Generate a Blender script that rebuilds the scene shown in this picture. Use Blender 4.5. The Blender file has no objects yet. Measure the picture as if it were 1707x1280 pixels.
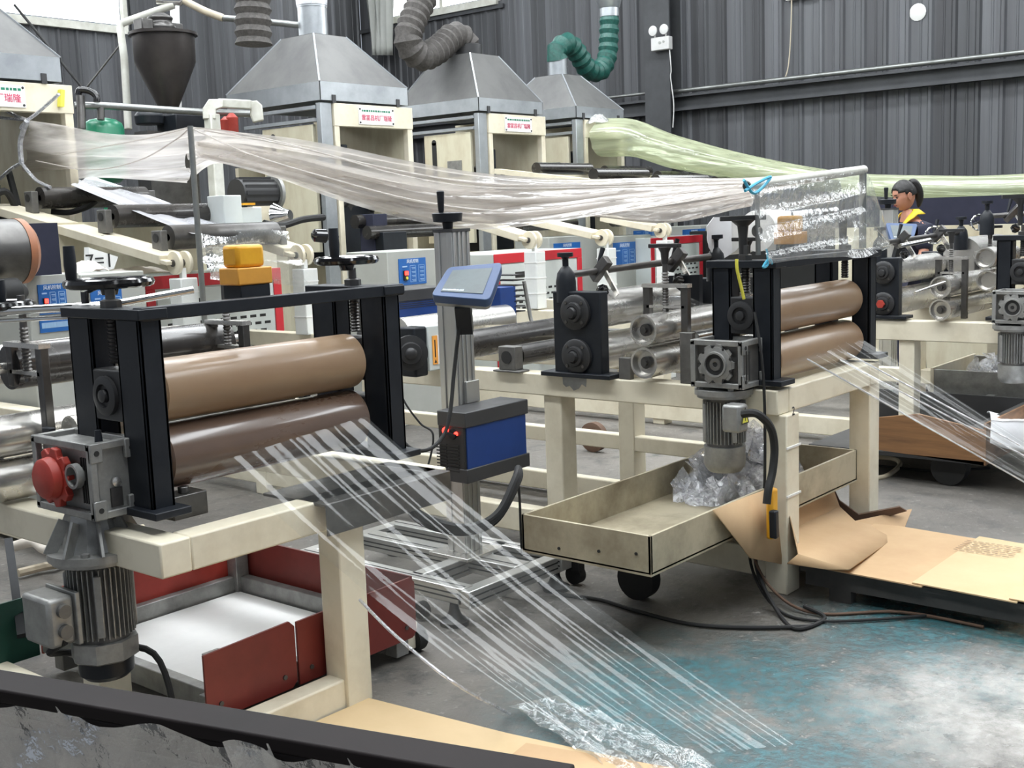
import bpy, bmesh, math, random
from mathutils import Vector, Matrix
random.seed(7)
SC = bpy.context.scene
C = SC.collection
# ------------------------------------------------------------------ camera, world, lights, exposure
CAMH = 1.55
F = 1952.034
AX = Vector((0.63911031, -0.13197541, 0.7577074))      # world axes seen from the camera (right, down, forward)
AY = Vector((-0.7682198, -0.06201902, 0.637175))
AZ = Vector((-0.03709916, -0.98931094, -0.14102312))
cam = bpy.data.cameras.new('camera'); co = bpy.data.objects.new('camera', cam); C.objects.link(co)
cam.sensor_width = 36; cam.lens = F/1707*36; cam.clip_end = 200
right = Vector((AX[0], AY[0], AZ[0])); down = Vector((AX[1], AY[1], AZ[1])); fwd = Vector((AX[2], AY[2], AZ[2]))
m = Matrix.Identity(4)
for i in range(3):
    m[i][0] = right[i]; m[i][1] = -down[i]; m[i][2] = -fwd[i]
m.translation = (0, 0, CAMH); co.matrix_world = m
SC.camera = co
SC.view_settings.view_transform = 'Standard'; SC.view_settings.look = 'None'
SC.view_settings.exposure = 0.25; SC.view_settings.gamma = 1.0; SC.view_settings.use_curve_mapping = False
w = bpy.data.worlds.new('world'); SC.world = w; w.use_nodes = True
w.node_tree.nodes['Background'].inputs[0].default_value = (0.80, 0.88, 1.0, 1)
w.node_tree.nodes['Background'].inputs[1].default_value = 0.35
SKY_E = 13.0      # skylight strips in the roof
WIN_E = 4.5      # clerestory window panes
def arealight(name, loc, size, size_y, energy, rot=(0, 0, 0), col=(1, 1, 1)):
    l = bpy.data.lights.new(name, 'AREA'); l.shape = 'RECTANGLE'; l.size = size; l.size_y = size_y; l.energy = energy; l.color = col
    o = bpy.data.objects.new(name, l); C.objects.link(o); o.location = loc; o.rotation_euler = rot
    return o

def at(u, v, x=None, y=None, z=None, d=None):
    """measured picture position -> world point on a known plane (or at depth d)"""
    r = Vector((u-853.5, v-640.0, F))
    w = Vector((AX.dot(r), AY.dot(r), AZ.dot(r)))
    if z is not None: t = (z-CAMH)/w.z
    elif x is not None: t = x/w.x
    elif y is not None: t = y/w.y
    else: t = d/F
    return Vector((0, 0, CAMH)) + w*t

# ------------------------------------------------------------------ materials
MATS = {}
def nd(nt, t, **kw):
    n = nt.nodes.new(t)
    for k, v in kw.items():
        if k.startswith('i'): n.inputs[int(k[1:])].default_value = v
        else: setattr(n, k, v)
    return n
def M(name, col, rough=.5, metal=0, var=.18, sc=5, bump=0.0, col2=None, stretch=(1, 1, 1), spec=.5, lo=.35, hi=.7, coat=0, emit=0, rnd=0):
    mt = bpy.data.materials.new(name); mt.use_nodes = True; nt = mt.node_tree; b = nt.nodes['Principled BSDF']; L = nt.links.new
    b.inputs['Roughness'].default_value = rough; b.inputs['Metallic'].default_value = metal
    b.inputs['Specular IOR Level'].default_value = spec; b.inputs['Coat Weight'].default_value = coat; b.inputs['Coat Roughness'].default_value = .1
    tc = nd(nt, 'ShaderNodeTexCoord'); mp = nd(nt, 'ShaderNodeMapping'); mp.inputs['Scale'].default_value = stretch
    if rnd:
        oi0 = nd(nt, 'ShaderNodeObjectInfo'); va = nd(nt, 'ShaderNodeVectorMath', operation='ADD'); L(tc.outputs['Object'], va.inputs[0]); L(oi0.outputs['Location'], va.inputs[1]); L(va.outputs[0], mp.inputs[0])
    else: L(tc.outputs['Object'], mp.inputs[0])
    n = nd(nt, 'ShaderNodeTexNoise'); n.inputs['Scale'].default_value = sc; n.inputs['Detail'].default_value = 7; n.inputs['Roughness'].default_value = .65
    L(mp.outputs[0], n.inputs['Vector'])
    mr = nd(nt, 'ShaderNodeMapRange'); mr.inputs[1].default_value = lo; mr.inputs[2].default_value = hi
    L(n.outputs[0], mr.inputs[0])
    mx = nd(nt, 'ShaderNodeMix', data_type='RGBA')
    c2 = col2 or tuple(c*(1-var) for c in col)
    mx.inputs['A'].default_value = (*col, 1); mx.inputs['B'].default_value = (*c2, 1)
    L(mr.outputs[0], mx.inputs['Factor'])
    out = mx.outputs['Result']
    if rnd:
        oi = nd(nt, 'ShaderNodeObjectInfo'); hs = nd(nt, 'ShaderNodeHueSaturation'); r2 = nd(nt, 'ShaderNodeMapRange')
        r2.inputs[3].default_value = 1-rnd; r2.inputs[4].default_value = 1+rnd
        L(oi.outputs['Random'], r2.inputs[0]); L(r2.outputs[0], hs.inputs['Value']); L(out, hs.inputs['Color']); out = hs.outputs[0]
    L(out, b.inputs['Base Color'])
    rr = nd(nt, 'ShaderNodeMapRange'); rr.inputs[3].default_value = max(0.02, rough-.1); rr.inputs[4].default_value = min(1, rough+.12)
    L(n.outputs[0], rr.inputs[0]); L(rr.outputs[0], b.inputs['Roughness'])
    if bump:
        bp = nd(nt, 'ShaderNodeBump'); bp.inputs['Strength'].default_value = bump; bp.inputs['Distance'].default_value = .01
        L(n.outputs[0], bp.inputs['Height']); L(bp.outputs[0], b.inputs['Normal'])
    if emit:
        b.inputs['Emission Color'].default_value = (*col, 1); b.inputs['Emission Strength'].default_value = emit
    MATS[name] = mt
    return mt
def film(name, tint, white, gloss, sc, bump, stretch=(1, 1, 1), wcol=(.9, .92, .9)):
    """thin plastic film: see-through, part milky, shiny with creases"""
    mt = bpy.data.materials.new(name); mt.use_nodes = True; nt = mt.node_tree; L = nt.links.new
    nt.nodes.remove(nt.nodes['Principled BSDF']); out = nt.nodes['Material Output']
    tc = nd(nt, 'ShaderNodeTexCoord'); mp = nd(nt, 'ShaderNodeMapping'); mp.inputs['Scale'].default_value = stretch; L(tc.outputs['Object'], mp.inputs[0])
    n = nd(nt, 'ShaderNodeTexNoise'); n.inputs['Scale'].default_value = sc; n.inputs['Detail'].default_value = 5; L(mp.outputs[0], n.inputs[0])
    bp = nd(nt, 'ShaderNodeBump'); bp.inputs['Strength'].default_value = bump; bp.inputs['Distance'].default_value = .02; L(n.outputs[0], bp.inputs['Height'])
    tr = nd(nt, 'ShaderNodeBsdfTransparent'); tr.inputs[0].default_value = (*tint, 1)
    df = nd(nt, 'ShaderNodeBsdfDiffuse'); df.inputs[0].default_value = (*wcol, 1)
    tl = nd(nt, 'ShaderNodeBsdfTranslucent'); tl.inputs[0].default_value = (*wcol, 1)
    L(bp.outputs[0], df.inputs['Normal']); L(bp.outputs[0], tl.inputs['Normal'])
    m0 = nd(nt, 'ShaderNodeMixShader'); m0.inputs[0].default_value = .45; L(df.outputs[0], m0.inputs[1]); L(tl.outputs[0], m0.inputs[2])
    gl = nd(nt, 'ShaderNodeBsdfGlossy'); gl.inputs['Roughness'].default_value = .07; gl.inputs[0].default_value = (1, 1, 1, 1); L(bp.outputs[0], gl.inputs['Normal'])
    mr = nd(nt, 'ShaderNodeMapRange'); mr.inputs[1].default_value = .3; mr.inputs[2].default_value = .7; mr.inputs[3].default_value = white*.55; mr.inputs[4].default_value = min(1, white*1.4)
    L(n.outputs[0], mr.inputs[0])
    m1 = nd(nt, 'ShaderNodeMixShader'); L(mr.outputs[0], m1.inputs[0]); L(tr.outputs[0], m1.inputs[1]); L(m0.outputs[0], m1.inputs[2])
    lw = nd(nt, 'ShaderNodeLayerWeight'); lw.inputs[0].default_value = .35; L(bp.outputs[0], lw.inputs['Normal'])
    m2r = nd(nt, 'ShaderNodeMapRange'); m2r.inputs[3].default_value = gloss*.4; m2r.inputs[4].default_value = min(1, gloss*3); L(lw.outputs['Fresnel'], m2r.inputs[0])
    m2 = nd(nt, 'ShaderNodeMixShader'); L(m2r.outputs[0], m2.inputs[0]); L(m1.outputs[0], m2.inputs[1]); L(gl.outputs[0], m2.inputs[2])
    L(m2.outputs[0], out.inputs[0])
    MATS[name] = mt
    return mt
def emis(name, col, s):
    mt = bpy.data.materials.new(name); mt.use_nodes = True; nt = mt.node_tree; b = nt.nodes['Principled BSDF']
    b.inputs['Base Color'].default_value = (*col, 1); b.inputs['Emission Color'].default_value = (*col, 1); b.inputs['Emission Strength'].default_value = s
    MATS[name] = mt; return mt

M('cream', (.77, .71, .56), .4, var=.22, sc=4, col2=(.55, .485, .35), bump=.05, lo=.45, hi=.85)
M('cream_dirty', (.66, .62, .47), .5, sc=3, col2=(.42, .33, .20), bump=.08, stretch=(1, 1, .35), lo=.42, hi=.8)
M('black', (.007, .009, .013), .42, var=.3, sc=9, bump=.1, col2=(.014, .017, .022), spec=.35)
M('black_gloss', (.008, .008, .009), .12, sc=3, spec=.7)
M('rubber', (.012, .012, .012), .7)
M('steel', (.74, .72, .68), .26, .85, var=.3, sc=4)
M('chrome', (.72, .72, .70), .12, 1, var=.2, sc=3)
M('chrome_worn', (.55, .53, .48), .28, 1, sc=5, col2=(.30, .27, .22), stretch=(.3, 3, 3))
M('steel_dark', (.14, .135, .13), .35, .8, var=.4, sc=8, bump=.1)
M('cast', (.36, .36, .345), .45, .55, var=.35, sc=14, bump=.15)
M('cast_dark', (.17, .165, .155), .5, .5, var=.35, sc=14, bump=.15)
M('aluminium', (.62, .62, .60), .33, .85, var=.15, sc=3, stretch=(1, 1, .2))
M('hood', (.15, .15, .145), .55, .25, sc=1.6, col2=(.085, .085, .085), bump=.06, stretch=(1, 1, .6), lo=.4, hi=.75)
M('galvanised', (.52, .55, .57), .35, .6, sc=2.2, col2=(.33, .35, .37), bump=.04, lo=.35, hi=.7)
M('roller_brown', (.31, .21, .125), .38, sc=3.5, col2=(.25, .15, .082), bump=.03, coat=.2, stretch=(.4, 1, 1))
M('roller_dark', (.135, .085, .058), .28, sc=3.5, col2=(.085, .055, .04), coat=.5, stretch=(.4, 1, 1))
M('roller_black', (.03, .028, .027), .25, .2, sc=4, coat=.3, col2=(.05, .045, .04))
M('red', (.42, .045, .03), .45, sc=8, var=.3, bump=.05)
M('red_dark', (.20, .028, .02), .5, sc=3, col2=(.13, .02, .015), bump=.05)
M('red_band', (.62, .03, .045), .35, var=.1)
M('green_dark', (.012, .07, .05), .5, sc=3)
M('green_tank', (.02, .22, .12), .3, sc=3, spec=.6)
M('green_cloth', (.008, .10, .078), .4, sc=30, bump=.7, col2=(.004, .05, .04), spec=.6)
M('grey_cloth', (.10, .092, .085), .7, sc=30, bump=.8, col2=(.05, .045, .042))
M('blue', (.012, .05, .22), .4, var=.15)
M('blue_label', (.02, .13, .42), .35, var=.08)
M('white_ink', (.75, .85, .95), .5)
M('pale_ink', (.35, .55, .80), .5)
M('red_ink', (.70, .05, .14), .5)
M('dark_ink', (.02, .02, .02), .5)
M('brown_ink', (.25, .16, .09), .6)
M('grey_box', (.40, .41, .38), .45, var=.1)
M('dark_grey', (.05, .05, .052), .4, var=.2)
M('charcoal', (.026, .026, .027), .45, var=.2)
M('chiller', (.62, .66, .64), .35, var=.08)
M('white_wrap', (.74, .76, .74), .3, sc=9, bump=.25, var=.08)
M('white', (.80, .80, .78), .45, var=.08)
M('sign_white', (.86, .84, .83), .4, var=.04)
M('paper', (.80, .74, .66), .7, sc=6, var=.12, bump=.2)
M('yellow', (.80, .42, .02), .35, sc=6, col2=(.62, .27, .01))
M('orange', (.72, .34, .05), .35)
M('orange_label', (.95, .42, .08), .4)
M('yellow_strap', (.85, .80, .10), .5)
M('cardboard', (.56, .38, .21), .75, sc=2.5, col2=(.48, .31, .17), bump=.06)
M('cardboard_pale', (.62, .46, .27), .75, sc=2, col2=(.55, .40, .22), bump=.05)
M('cardboard_dark', (.12, .07, .045), .8, sc=5)
M('tray_steel', (.48, .43, .31), .5, .2, sc=3.2, col2=(.22, .18, .12), bump=.08, lo=.38, hi=.68)
M('wood', (.30, .15, .06), .5, sc=4, col2=(.13, .065, .03), stretch=(1, .25, 4), bump=.1, lo=.35, hi=.65)
M('pallet', (.035, .034, .032), .65, sc=6, col2=(.07, .066, .06), bump=.2)
M('bench', (.008, .006, .006), .6, spec=.15, sc=4, col2=(.022, .017, .017), bump=.08, stretch=(.3, .3, 3))
M('bench_cloth', (.085, .09, .085), .6, sc=4, col2=(.05, .053, .05), bump=.15)
M('navy', (.016, .018, .04), .8, var=.2)
M('skin', (.50, .24, .16), .5, var=.12, spec=.4)
M('hair', (.008, .007, .006), .4, sc=40, bump=.4)
M('collar', (.85, .60, .03), .6)
M('shoe', (.03, .02, .02), .5)
M('hose_beige', (.55, .48, .36), .5, sc=8)
M('pipe_white', (.66, .66, .60), .4, sc=5, col2=(.45, .44, .38))
M('pipe_steel', (.30, .31, .30), .35, .8, var=.3, sc=6)
M('hopper', (.062, .054, .05), .4, .5, sc=3, col2=(.035, .03, .028))
M('mirror_film', (.84, .85, .90), .25, .25, sc=4, col2=(.62, .65, .72), bump=.35)
M('wall', (.115, .12, .128), .5, .2, sc=1.3, col2=(.055, .055, .06), bump=.05, stretch=(3, 3, .35), rnd=.35, lo=.35, hi=.7)
M('wall_trim', (.07, .073, .078), .5, .2, sc=3, var=.3)
M('rim_rust', (.42, .15, .06), .5, sc=6, col2=(.22, .12, .08))
M('roof', (.08, .085, .09), .7)
M('screen', (.10, .125, .13), .35, var=.25, sc=14)
M('tablet_blue', (.045, .085, .19), .4, var=.1)
M('cloth_white', (.80, .81, .84), .7, sc=12, bump=.15, var=.06)
M('lamp_white', (.72, .72, .70), .35)
M('blue_tape', (.05, .42, .62), .4)
M('concrete_block', (.30, .30, .28), .8, sc=8, bump=.3)
M('wax', (.38, .38, .36), .5, sc=8, bump=.3, col2=(.22, .22, .21))
emis('sky_panel', (.93, .97, 1.0), SKY_E); emis('win_panel', (.95, .98, 1.0), WIN_E)
emis('led_red', (1, .03, .02), 6)
film('film_clear', (.97, .98, .98), .04, .033, 2.5, .12, stretch=(1, 3, 3))
film('film_crinkle', (.97, .98, .98), .17, .20, 14, .7)
film('film_milky', (.96, .94, .92), .68, .035, 3.0, .35, stretch=(5, .35, 5), wcol=(.60, .565, .53))
film('film_green', (.90, .94, .82), .55, .10, 2.5, .45, stretch=(5, .35, 5), wcol=(.66, .70, .50))
film('film_pile', (.93, .95, .97), .55, .45, 30, 1.0, wcol=(.80, .81, .86))

# floor: worn wet concrete with turquoise paint and a painted-in pale glare
def floor_mat():
    mt = bpy.data.materials.new('floor_concrete'); mt.use_nodes = True; nt = mt.node_tree; b = nt.nodes['Principled BSDF']; L = nt.links.new
    tc = nd(nt, 'ShaderNodeTexCoord')
    def noise(s, det=8, loc=(0, 0, 0), r=.6):
        mp = nd(nt, 'ShaderNodeMapping'); mp.inputs['Location'].default_value = loc; L(tc.outputs['Object'], mp.inputs[0])
        n = nd(nt, 'ShaderNodeTexNoise'); n.inputs['Scale'].default_value = s; n.inputs['Detail'].default_value = det; n.inputs['Roughness'].default_value = r; L(mp.outputs[0], n.inputs[0]); return n
    def ramp(src, a, c, lo=0., hi=1.):
        r = nd(nt, 'ShaderNodeMapRange'); r.inputs[1].default_value = a; r.inputs[2].default_value = c; r.inputs[3].default_value = lo; r.inputs[4].default_value = hi; L(src, r.inputs[0]); return r.outputs[0]
    def mix(f, a, c):
        x = nd(nt, 'ShaderNodeMix', data_type='RGBA'); L(f, x.inputs['Factor'])
        for k, v in (('A', a), ('B', c)):
            if isinstance(v, tuple): x.inputs[k].default_value = (*v, 1)
            else: L(v, x.inputs[k])
        return x.outputs['Result']
    def mul(a, c):
        x = nd(nt, 'ShaderNodeMath', operation='MULTIPLY'); L(a, x.inputs[0])
        if isinstance(c, float): x.inputs[1].default_value = c
        else: L(c, x.inputs[1])
        return x.outputs[0]
    big = noise(.9); mid = noise(5, 10, (3, 1, 0), .75); fine = noise(22, 8, (0, 7, 0), .7)
    c = mix(ramp(big.outputs[0], .35, .65), (.18, .165, .145), (.085, .078, .07))
    c = mix(ramp(mid.outputs[0], .52, .68), c, (.05, .05, .048))
    # painted area: distance from a point on the floor, broken by noise
    sx = nd(nt, 'ShaderNodeVectorMath', operation='DISTANCE'); L(tc.outputs['Object'], sx.inputs[0]); sx.inputs[1].default_value = (3.08, 1.78, 0)
    sz = nd(nt, 'ShaderNodeVectorMath', operation='DISTANCE'); L(tc.outputs['Object'], sz.inputs[0]); sz.inputs[1].default_value = (4.15, 1.30, 0)
    dmin = nd(nt, 'ShaderNodeMath', operation='MINIMUM'); L(sx.outputs['Value'], dmin.inputs[0]); L(sz.outputs['Value'], dmin.inputs[1])
    area = ramp(dmin.outputs[0], .42, .80, 1., 0.)
    glare_dist = nd(nt, 'ShaderNodeVectorMath', operation='DISTANCE'); L(tc.outputs['Object'], glare_dist.inputs[0]); glare_dist.inputs[1].default_value = (3.55, 1.05, 0)
    pale = ramp(glare_dist.outputs['Value'], .25, .60, 1., 0.)  # window glare on the floor, painted into the colour as a pale zone
    pn = noise(2.2, 9, (5, 5, 0), .7)
    pm = mul(area, ramp(pn.outputs[0], .34, .50))
    c = mix(mul(pm, .85), c, mix(ramp(fine.outputs[0], .4, .6), (.012, .135, .16), (.03, .055, .06)))
    c = mix(mul(ramp(fine.outputs[0], .58, .68), .7), c, (.30, .29, .26))
    c = mix(mul(mul(pale, ramp(mid.outputs[0], .38, .62, 1., .2)), .9), c, (.50, .48, .45))  # painted glare laid over concrete and turquoise, broken by noise
    L(c, b.inputs['Base Color'])
    wet = mul(ramp(noise(2.4, 8, (9, 2, 0)).outputs[0], .36, .50), ramp(glare_dist.outputs['Value'], .7, 1.7, 1., .15))
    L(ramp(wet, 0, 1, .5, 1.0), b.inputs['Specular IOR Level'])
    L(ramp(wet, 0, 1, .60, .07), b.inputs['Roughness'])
    hgt = nd(nt, 'ShaderNodeMath', operation='ADD'); L(mid.outputs[0], hgt.inputs[0]); L(fine.outputs[0], hgt.inputs[1])
    bp = nd(nt, 'ShaderNodeBump'); bp.inputs['Strength'].default_value = .6; bp.inputs['Distance'].default_value = .012; L(hgt.outputs[0], bp.inputs['Height']); L(bp.outputs[0], b.inputs['Normal'])
    MATS['floor'] = mt
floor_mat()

# ------------------------------------------------------------------ mesh kit
V = Vector
ORG = {}
TINY = {'label_print', 'small_print', 'vent_slots', 'louvre_slots', 'screen_text', 'faded_print', 'rivet', 'bolt_hole', 'slot', 'screw_heads', 'cooling_fins', 'louvre', 'flange_bolts'}
class G:
    def __init__(s): s.v = []; s.f = []; s.m = []
    def add(s, vs, fs):
        o = len(s.v); s.v += [V(p) for p in vs]; s.f += [tuple(i+o for i in f) for f in fs]; return s
    def box(s, x0, y0, z0, x1, y1, z1):
        return s.add([(x, y, z) for z in (z0, z1) for y in (y0, y1) for x in (x0, x1)],
                     [(0, 2, 3, 1), (4, 5, 7, 6), (0, 1, 5, 4), (2, 6, 7, 3), (0, 4, 6, 2), (1, 3, 7, 5)])
    def bc(s, c, sx, sy, sz): return s.box(c[0]-sx/2, c[1]-sy/2, c[2]-sz/2, c[0]+sx/2, c[1]+sy/2, c[2]+sz/2)
    def frame(s, ax, up=None):
        a = V(ax).normalized(); u = V(up) if up is not None else (V((0, 0, 1)) if abs(a.z) < .9 else V((1, 0, 0)))
        b = u.cross(a).normalized(); return a, b, a.cross(b).normalized()
    def bar(s, p0, p1, w, h, up=None):
        p0 = V(p0); p1 = V(p1); a, b, c = s.frame(p1-p0, up)
        vs = [p + b*(w/2*i) + c*(h/2*j) for p in (p0, p1) for i, j in ((-1, -1), (1, -1), (1, 1), (-1, 1))]
        return s.add(vs, [(3, 2, 1, 0), (4, 5, 6, 7), (0, 1, 5, 4), (1, 2, 6, 5), (2, 3, 7, 6), (3, 0, 4, 7)])
    def lathe(s, p, ax, prof, n=20, caps=True):
        p = V(p); a, b, c = s.frame(ax); vs = []; fs = []
        for t, r in prof:
            for k in range(n):
                q = 2*math.pi*k/n; vs.append(p + a*t + (b*math.cos(q)+c*math.sin(q))*r)
        for i in range(len(prof)-1):
            for k in range(n):
                k2 = (k+1) % n; fs.append((i*n+k, i*n+k2, (i+1)*n+k2, (i+1)*n+k))
        if caps: fs.append(tuple(reversed(range(n)))); fs.append(tuple(range((len(prof)-1)*n, len(prof)*n)))
        return s.add(vs, fs)
    def cyl(s, p0, p1, r, r2=None, n=20):
        p0 = V(p0); p1 = V(p1); return s.lathe(p0, p1-p0, [(0, r), ((p1-p0).length, r if r2 is None else r2)], n)
    def tube(s, pts, r, n=8, closed=False, rf=None):
        pts = [V(p) for p in pts]; N = len(pts); vs = []; fs = []
        up = V((0, 0, 1)); prev = None
        for i, p in enumerate(pts):
            t = (pts[(i+1) % N]-pts[i-1]) if closed else (pts[min(i+1, N-1)]-pts[max(i-1, 0)])
            t.normalize()
            if prev is None:
                b = (up if abs(t.z) < .9 else V((1, 0, 0))).cross(t).normalized()
            else:
                b = (prev - t*prev.dot(t)).normalized()
            prev = b; c = t.cross(b); rr = rf(i) if rf else r
            for k in range(n):
                q = 2*math.pi*k/n; vs.append(p + (b*math.cos(q)+c*math.sin(q))*rr)
        for i in range(N if closed else N-1):
            j = (i+1) % N
            for k in range(n): k2 = (k+1) % n; fs.append((i*n+k, i*n+k2, j*n+k2, j*n+k))
        if not closed: fs.append(tuple(reversed(range(n)))); fs.append(tuple(range((N-1)*n, N*n)))
        return s.add(vs, fs)
    def ring(s, c, ax, R, r, n=28, k=8):
        a, b, d = s.frame(ax); return s.tube([V(c)+(b*math.cos(2*math.pi*i/n)+d*math.sin(2*math.pi*i/n))*R for i in range(n)], r, k, True)
    def prism(s, poly, vec):
        n = len(poly); vec = V(vec); vs = [V(p) for p in poly]+[V(p)+vec for p in poly]
        return s.add(vs, [tuple(reversed(range(n))), tuple(range(n, 2*n))]+[(i, (i+1) % n, n+(i+1) % n, n+i) for i in range(n)])
    def grid(s, rows):
        n = len(rows[0]); vs = [p for r in rows for p in r]
        return s.add(vs, [(i*n+k, i*n+k+1, (i+1)*n+k+1, (i+1)*n+k) for i in range(len(rows)-1) for k in range(n-1)])
    def quadcyl_gear(s, c, ax, r0, r1, th, teeth):
        a, b, d = s.frame(ax); poly = []
        for i in range(teeth):
            for q, r in ((-.42, r0), (-.2, r1), (.2, r1), (.42, r0)):
                t = 2*math.pi*(i+q)/teeth; poly.append(V(c)+(b*math.cos(t)+d*math.sin(t))*r)
        return s.prism(poly, a*th)
    def out(s, name, mat, parent=None, bev=0, ang=40, smooth=True, solid=0, sub=0):
        me = bpy.data.meshes.new(name)
        if parent is not None: o0 = V(ORG[parent.name])
        else:
            xs = [p.x for p in s.v]; ys = [p.y for p in s.v]; zs = [p.z for p in s.v]
            o0 = V(((min(xs)+max(xs))/2, (min(ys)+max(ys))/2, min(zs)))
        me.from_pydata([p-o0 for p in s.v], [], s.f)
        if not me.materials: me.materials.append(MATS[mat])
        bm = bmesh.new(); bm.from_mesh(me); bmesh.ops.recalc_face_normals(bm, faces=bm.faces); bm.to_mesh(me); bm.free()
        if smooth:
            for p in me.polygons: p.use_smooth = True
            me.set_sharp_from_angle(angle=math.radians(ang))
        ob = bpy.data.objects.new(name, me); C.objects.link(ob)
        if name in TINY: ob['kind'] = 'stuff'
        if parent is not None: ob.parent = parent
        else: ob.location = o0
        ORG[ob.name] = o0
        if bev:
            md = ob.modifiers.new('bevel', 'BEVEL'); md.width = bev; md.segments = 2; md.limit_method = 'ANGLE'; md.angle_limit = math.radians(50)
        if solid:
            md = ob.modifiers.new('solid', 'SOLIDIFY'); md.thickness = solid
        if sub:
            md = ob.modifiers.new('sub', 'SUBSURF'); md.levels = sub; md.render_levels = sub
        return ob
def tag(o, label, cat, group=None, kind=None):
    if label: o['label'] = label
    if cat: o['category'] = cat
    if group: o['group'] = group
    if kind: o['kind'] = kind
    return o
def thing(name, label, cat, loc, group=None):
    o = bpy.data.objects.new(name, None); o.empty_display_size = .1; C.objects.link(o); o.location = loc; ORG[o.name] = V(loc)
    return tag(o, label, cat, group)
def struct(g, name, mat, **k):
    o = g.out(name, mat, **k); o['kind'] = 'structure'; return o
def dup(root, loc, label, group=None):
    def cp(o, par):
        c = o.copy(); C.objects.link(c); c.parent = par
        for ch in list(o.children): cp(ch, c)
        return c
    r = cp(root, None); r.location = loc; ORG[r.name] = V(loc); r['label'] = label
    if group: r['group'] = group
    return r
def text(s, size, p, ux, uy, mat, parent, name='lettering', ext=.0008, sx=1):
    cu = bpy.data.curves.new('t', 'FONT'); cu.body = s; cu.size = size; cu.align_x = 'CENTER'; cu.align_y = 'CENTER'; cu.extrude = ext
    to = bpy.data.objects.new('t', cu); C.objects.link(to)
    bpy.context.view_layer.update()
    me = bpy.data.meshes.new_from_object(to.evaluated_get(bpy.context.evaluated_depsgraph_get()))
    bpy.data.objects.remove(to); me.name = name
    ux = V(ux).normalized(); uy = V(uy).normalized(); nz = ux.cross(uy)
    o0 = V(ORG[parent.name])
    for v in me.vertices:
        q = v.co.copy(); v.co = V(p)+ux*q.x*sx+uy*q.y+nz*q.z - o0
    me.materials.clear(); me.materials.append(MATS[mat])
    ob = bpy.data.objects.new(name, me); C.objects.link(ob); ob.parent = parent; ORG[ob.name] = o0
    return ob
def smooth_path(pts, n=8):
    pts = [V(p) for p in pts]; out = []
    for i in range(len(pts)-1):
        p0 = pts[max(i-1, 0)]; p1 = pts[i]; p2 = pts[i+1]; p3 = pts[min(i+2, len(pts)-1)]
        for k in range(n):
            t = k/n; out.append(.5*((2*p1)+(p2-p0)*t+(2*p0-5*p1+4*p2-p3)*t*t+(3*p1-p0-3*p2+p3)*t**3))
    out.append(pts[-1]); return out
def lerp(a, b, t): return a+(b-a)*t
# ------------------------------------------------------------------ the hall
XW = 14.0; YW = 14.8; ZR = 7.2
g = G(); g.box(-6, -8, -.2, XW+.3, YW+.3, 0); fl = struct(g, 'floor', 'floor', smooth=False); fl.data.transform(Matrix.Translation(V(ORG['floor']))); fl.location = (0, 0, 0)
sR = 3.95; sL = at(100, 34, y=YW).z; WB = 1.15
# corrugated wall panels, one sheet each
def panel_mesh(wd, z0, z1):
    g = G(); prof = [(0, 0), (wd*.08, .028), (wd*.20, .028), (wd*.28, 0), (wd*.52, 0), (wd*.55, .008), (wd*.60, .008), (wd*.63, 0), (wd, 0)]
    rows = [[V((u, h, z)) for u, h in prof] for z in (z0, z1)]
    g.grid(rows); n = len(prof)
    g.add([(0, -.012, z0), (wd, -.012, z0), (wd, -.012, z1), (0, -.012, z1)], [(0, 1, 2, 3)])
    return g
def wall(name, origin, ang, length, z1, zf):
    bk = G(); bk.box(0, -.06, 0, length, -.02, z1)
    w = bk.out(name, 'wall', smooth=False); w['kind'] = 'structure'
    w.data.transform(Matrix.Translation(V(ORG[w.name]))); ORG[w.name] = V((0, 0, 0))
    w.location = origin; w.rotation_euler = (0, 0, ang)
    me = None; wd = .272; n = int(length/wd)
    for i in range(n):
        if me is None:
            o = panel_mesh(wd, 0, 1.0).out('wall_panel', 'wall', w, ang=20); me = o.data
        else:
            o = bpy.data.objects.new('wall_panel', me); C.objects.link(o); o.parent = w
        o.location = (i*wd, 0, 0); o.scale = (1, 1, zf((i+.5)*wd))
    return w
# right wall: runs along y at x=XW, the panels face -x
# clerestory windows above both walls, with panes, mullions and sills
def clerestory(name, p0, p1, z0, z1, bays):
    """frame with emissive daylight panes between p0 and p1"""
    p0 = V(p0); p1 = V(p1); d = (p1-p0).normalized(); nrm = V((d.y, -d.x, 0))
    f = G(); f.bar((p0.x, p0.y, z0-.05), (p1.x, p1.y, z0-.05), .16, .10); f.bar((p0.x, p0.y, z1), (p1.x, p1.y, z1), .14, .08)
    L = (p1-p0).length
    for i in range(bays+1):
        q = p0+d*(L*i/bays); f.bar((q.x, q.y, z0), (q.x, q.y, z1), .07, .07, up=d)
    w = struct(f, name, 'pipe_white')
    for i in range(bays):
        a = p0+d*(L*(i+.04)/bays); b = p0+d*(L*(i+.96)/bays)
        g = G(); g.bar((a.x, a.y, (z0+z1)/2), (b.x, b.y, (z0+z1)/2), .01, z1-z0-.06); g.out('pane', 'win_panel', w, smooth=False)
    return w
xl = at(208, 40, y=YW).x
clerestory('window_1', (-2.0, YW, 0), (xl, YW, 0), sL, sL+WB, 6)
yr0 = at(650, 20, x=XW).y; yr1 = at(833, 10, x=XW).y
zr = at(740, 14, x=XW).z
clerestory('window_2', (XW, yr0, 0), (XW, yr1, 0), zr, zr+WB, 2)
clerestory('window_3', (XW, 7.0, 0), (XW, -2.8, 0), 4.2, 5.8, 6)
def zright(s):
    y = s-3.0; return 4.1 if y < 7.0 else ZR if y < yr1 else zr-.05 if y < yr0 else ZR
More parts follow.
